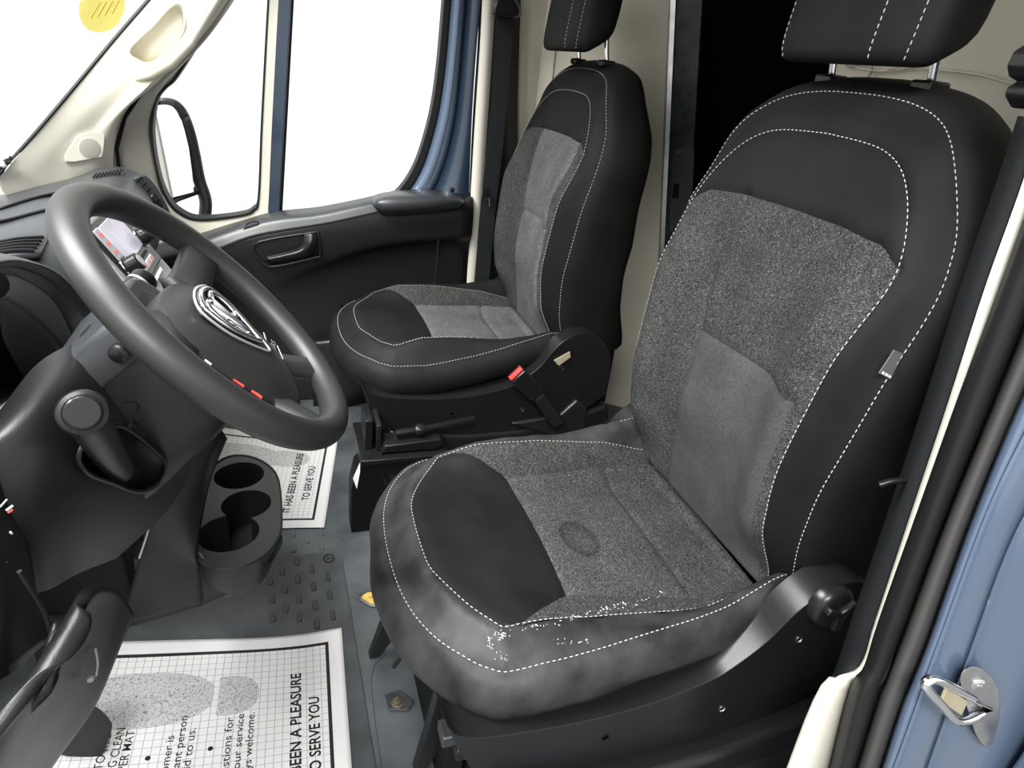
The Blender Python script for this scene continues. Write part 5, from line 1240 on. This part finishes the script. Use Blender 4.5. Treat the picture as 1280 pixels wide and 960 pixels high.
patch('trim_ledge', [[(66, 770, .52), (96, 763, .53)], [(62, 790, .50), (92, 795, .50)], [(20, 900, .455), (50, 862, .462)]], PLG, DB, 4, .01)
tube('trim_edge', cr([at(24, 714, y=.50), at(48, 752, y=.505), at(62, 780, y=.51)], 4), .002, PLG, SPN, n=6)
patch('footwell_panel', [[(130, 735, .85), (180, 690, .9), (225, 620, .95)], [(150, 790, .82), (172, 745, .87), (196, 690, .92)], [(60, 960, .70), (60, 960, .72), (80, 960, .74)]], BLK, DB, 5, .01) if False else None
box('dark_underdash_filler', (-.92, 1.06, .11), (-.30, 1.12, .46), BLK, DB, .01)  # black filler box added to keep the gap under the dash dark
# brake pedal
BP = thing('brake_pedal', 'black rubber brake pedal above the driver paper mat', 'pedal', tuple(at(110, 930, z=.06)))
bpl = dense([(78, 940), (88, 905), (104, 880), (122, 884), (138, 900), (140, 912), (131, 938), (124, 946), (110, 946)], 3)
loftprism('pedal_pad', [at(p[0], p[1], y=.80) for p in bpl], [at(p[0], p[1], y=.815) + Vector((-.01, 0, -.006)) for p in bpl], RUB, BP, bev=.003)
tube('pedal_arm', [at(104, 910, y=.82), at(60, 860, y=.95), at(40, 760, y=1.0)], .009, BLK, BP, n=8)
# ------------------------------------------------------------------ cup holder console
CC = thing('cup_holder_console', 'black console with three cup holders reaching down from the dash', 'console', (-.15, 1.05, .2))
yn = .90
zt = .325
tpl = [at(p[0], p[1], z=zt) for p in [(350, 668), (352, 640), (349, 604), (340, 586), (320, 573), (294, 569), (272, 578), (257, 598), (252, 640), (243, 688), (256, 706), (278, 712), (306, 708), (334, 692)]]
tl = cr(tpl, 3, True)
# block: the rounded top outline lofted down and forwards to the dash
low = [Vector((p.x - .01 + (.012 if p.y > 1.05 else 0), p.y + .012, .225 + .35 * max(0, p.x * -1 - .05) * .2)) for p in tl]
tcx = sum((p for p in tl), Vector()) / len(tl)
rings_ = [tl, [Vector((p.x - .010, p.y + .010, .282)) for p in tl], [Vector((tcx.x + (p.x - tcx.x) * .88 - .010, tcx.y + (p.y - tcx.y) * .9 + .014, .238)) for p in tl]]
nt_ = len(tl)
cblk = obj('cup_block', [p for r_ in rings_ for p in r_], [(j * nt_ + i, j * nt_ + (i + 1) % nt_, (j + 1) * nt_ + (i + 1) % nt_, (j + 1) * nt_ + i) for j in range(2) for i in range(nt_)] + [tuple(range(nt_)), tuple(range(3 * nt_ - 1, 2 * nt_ - 1, -1))], PL, CC, sharp=40)
cutters = []
for px, py, rx_, in ((299, 594, .046), (308, 630, .0435), (286, 666, .050)):
    c = at(px, py, z=zt); cutters.append(lathe('cutter', [(rx_, -.080), (rx_, .02)], c, (0, 0, 1), PL, None, 32))
cut(cblk, cutters)
for px, py, r_ in ((300, 594, .0385), (284, 666, .0405)):
    c = at(px, py, z=zt)
lowf = box('cup_floor', tuple(at(250, 705, z=.245) + Vector((0, .0, -.02))), tuple(at(345, 596, z=.245)), BLK, CC, .004) if False else None
# lower body: cheek towards the driver, carried round below the cups
cheek = [[(266, 515, 1.08), (238, 585, 1.0), (190, 645, .935), (172, 705, .915), (150, 787, .915)],
         [(276, 535, 1.075), (252, 596, 1.0), (222, 662, .935), (208, 715, .912), (200, 773, .912)],
         [(284, 548, 1.09), (262, 606, 1.01), (247, 690, .925), (250, 716, .910), (252, 757, .908)],
         [(320, 560, 1.14), (300, 640, 1.02), (290, 708, .915), (296, 716, .910), (300, 735, .912)],
         [(340, 580, 1.16), (340, 640, 1.02), (334, 690, .935), (336, 696, .93), (338, 705, .928)],
         [(352, 590, 1.18), (354, 640, 1.06), (352, 668, .985), (353, 673, .985), (353, 680, .985)]]
G_ = [[at(p[0], p[1], y=p[2]) for p in r_] for r_ in cheek]
body = patch('console_body', [r_[2:] for r_ in cheek[2:]], PL, CC, 6, .012)
patch('console_spine', cheek[:3], PL, CC, 6, .012)
prism_y('console_stem', [(-.20, .33), (-.16, .30), (-.20, .28), (-.36, .34), (-.40, .41), (-.30, .45)], 1.13, 1.20, PL, CC, .01)
tube('console_rim', [p + Vector((0, 0, .0005)) for p in tl], .002, PL, CC, closed=True, n=6)
tube('spine_edge', cr([at(250, 552, y=.985), at(244, 570, y=.975), at(232, 590, y=.965)], 4), .0015, PLGREY, CC, n=5)
tube('spine_edge', cr([at(190, 645, y=.93), at(184, 668, y=.918), at(174, 698, y=.905)], 4), .0016, PLGREY, CC, n=5)
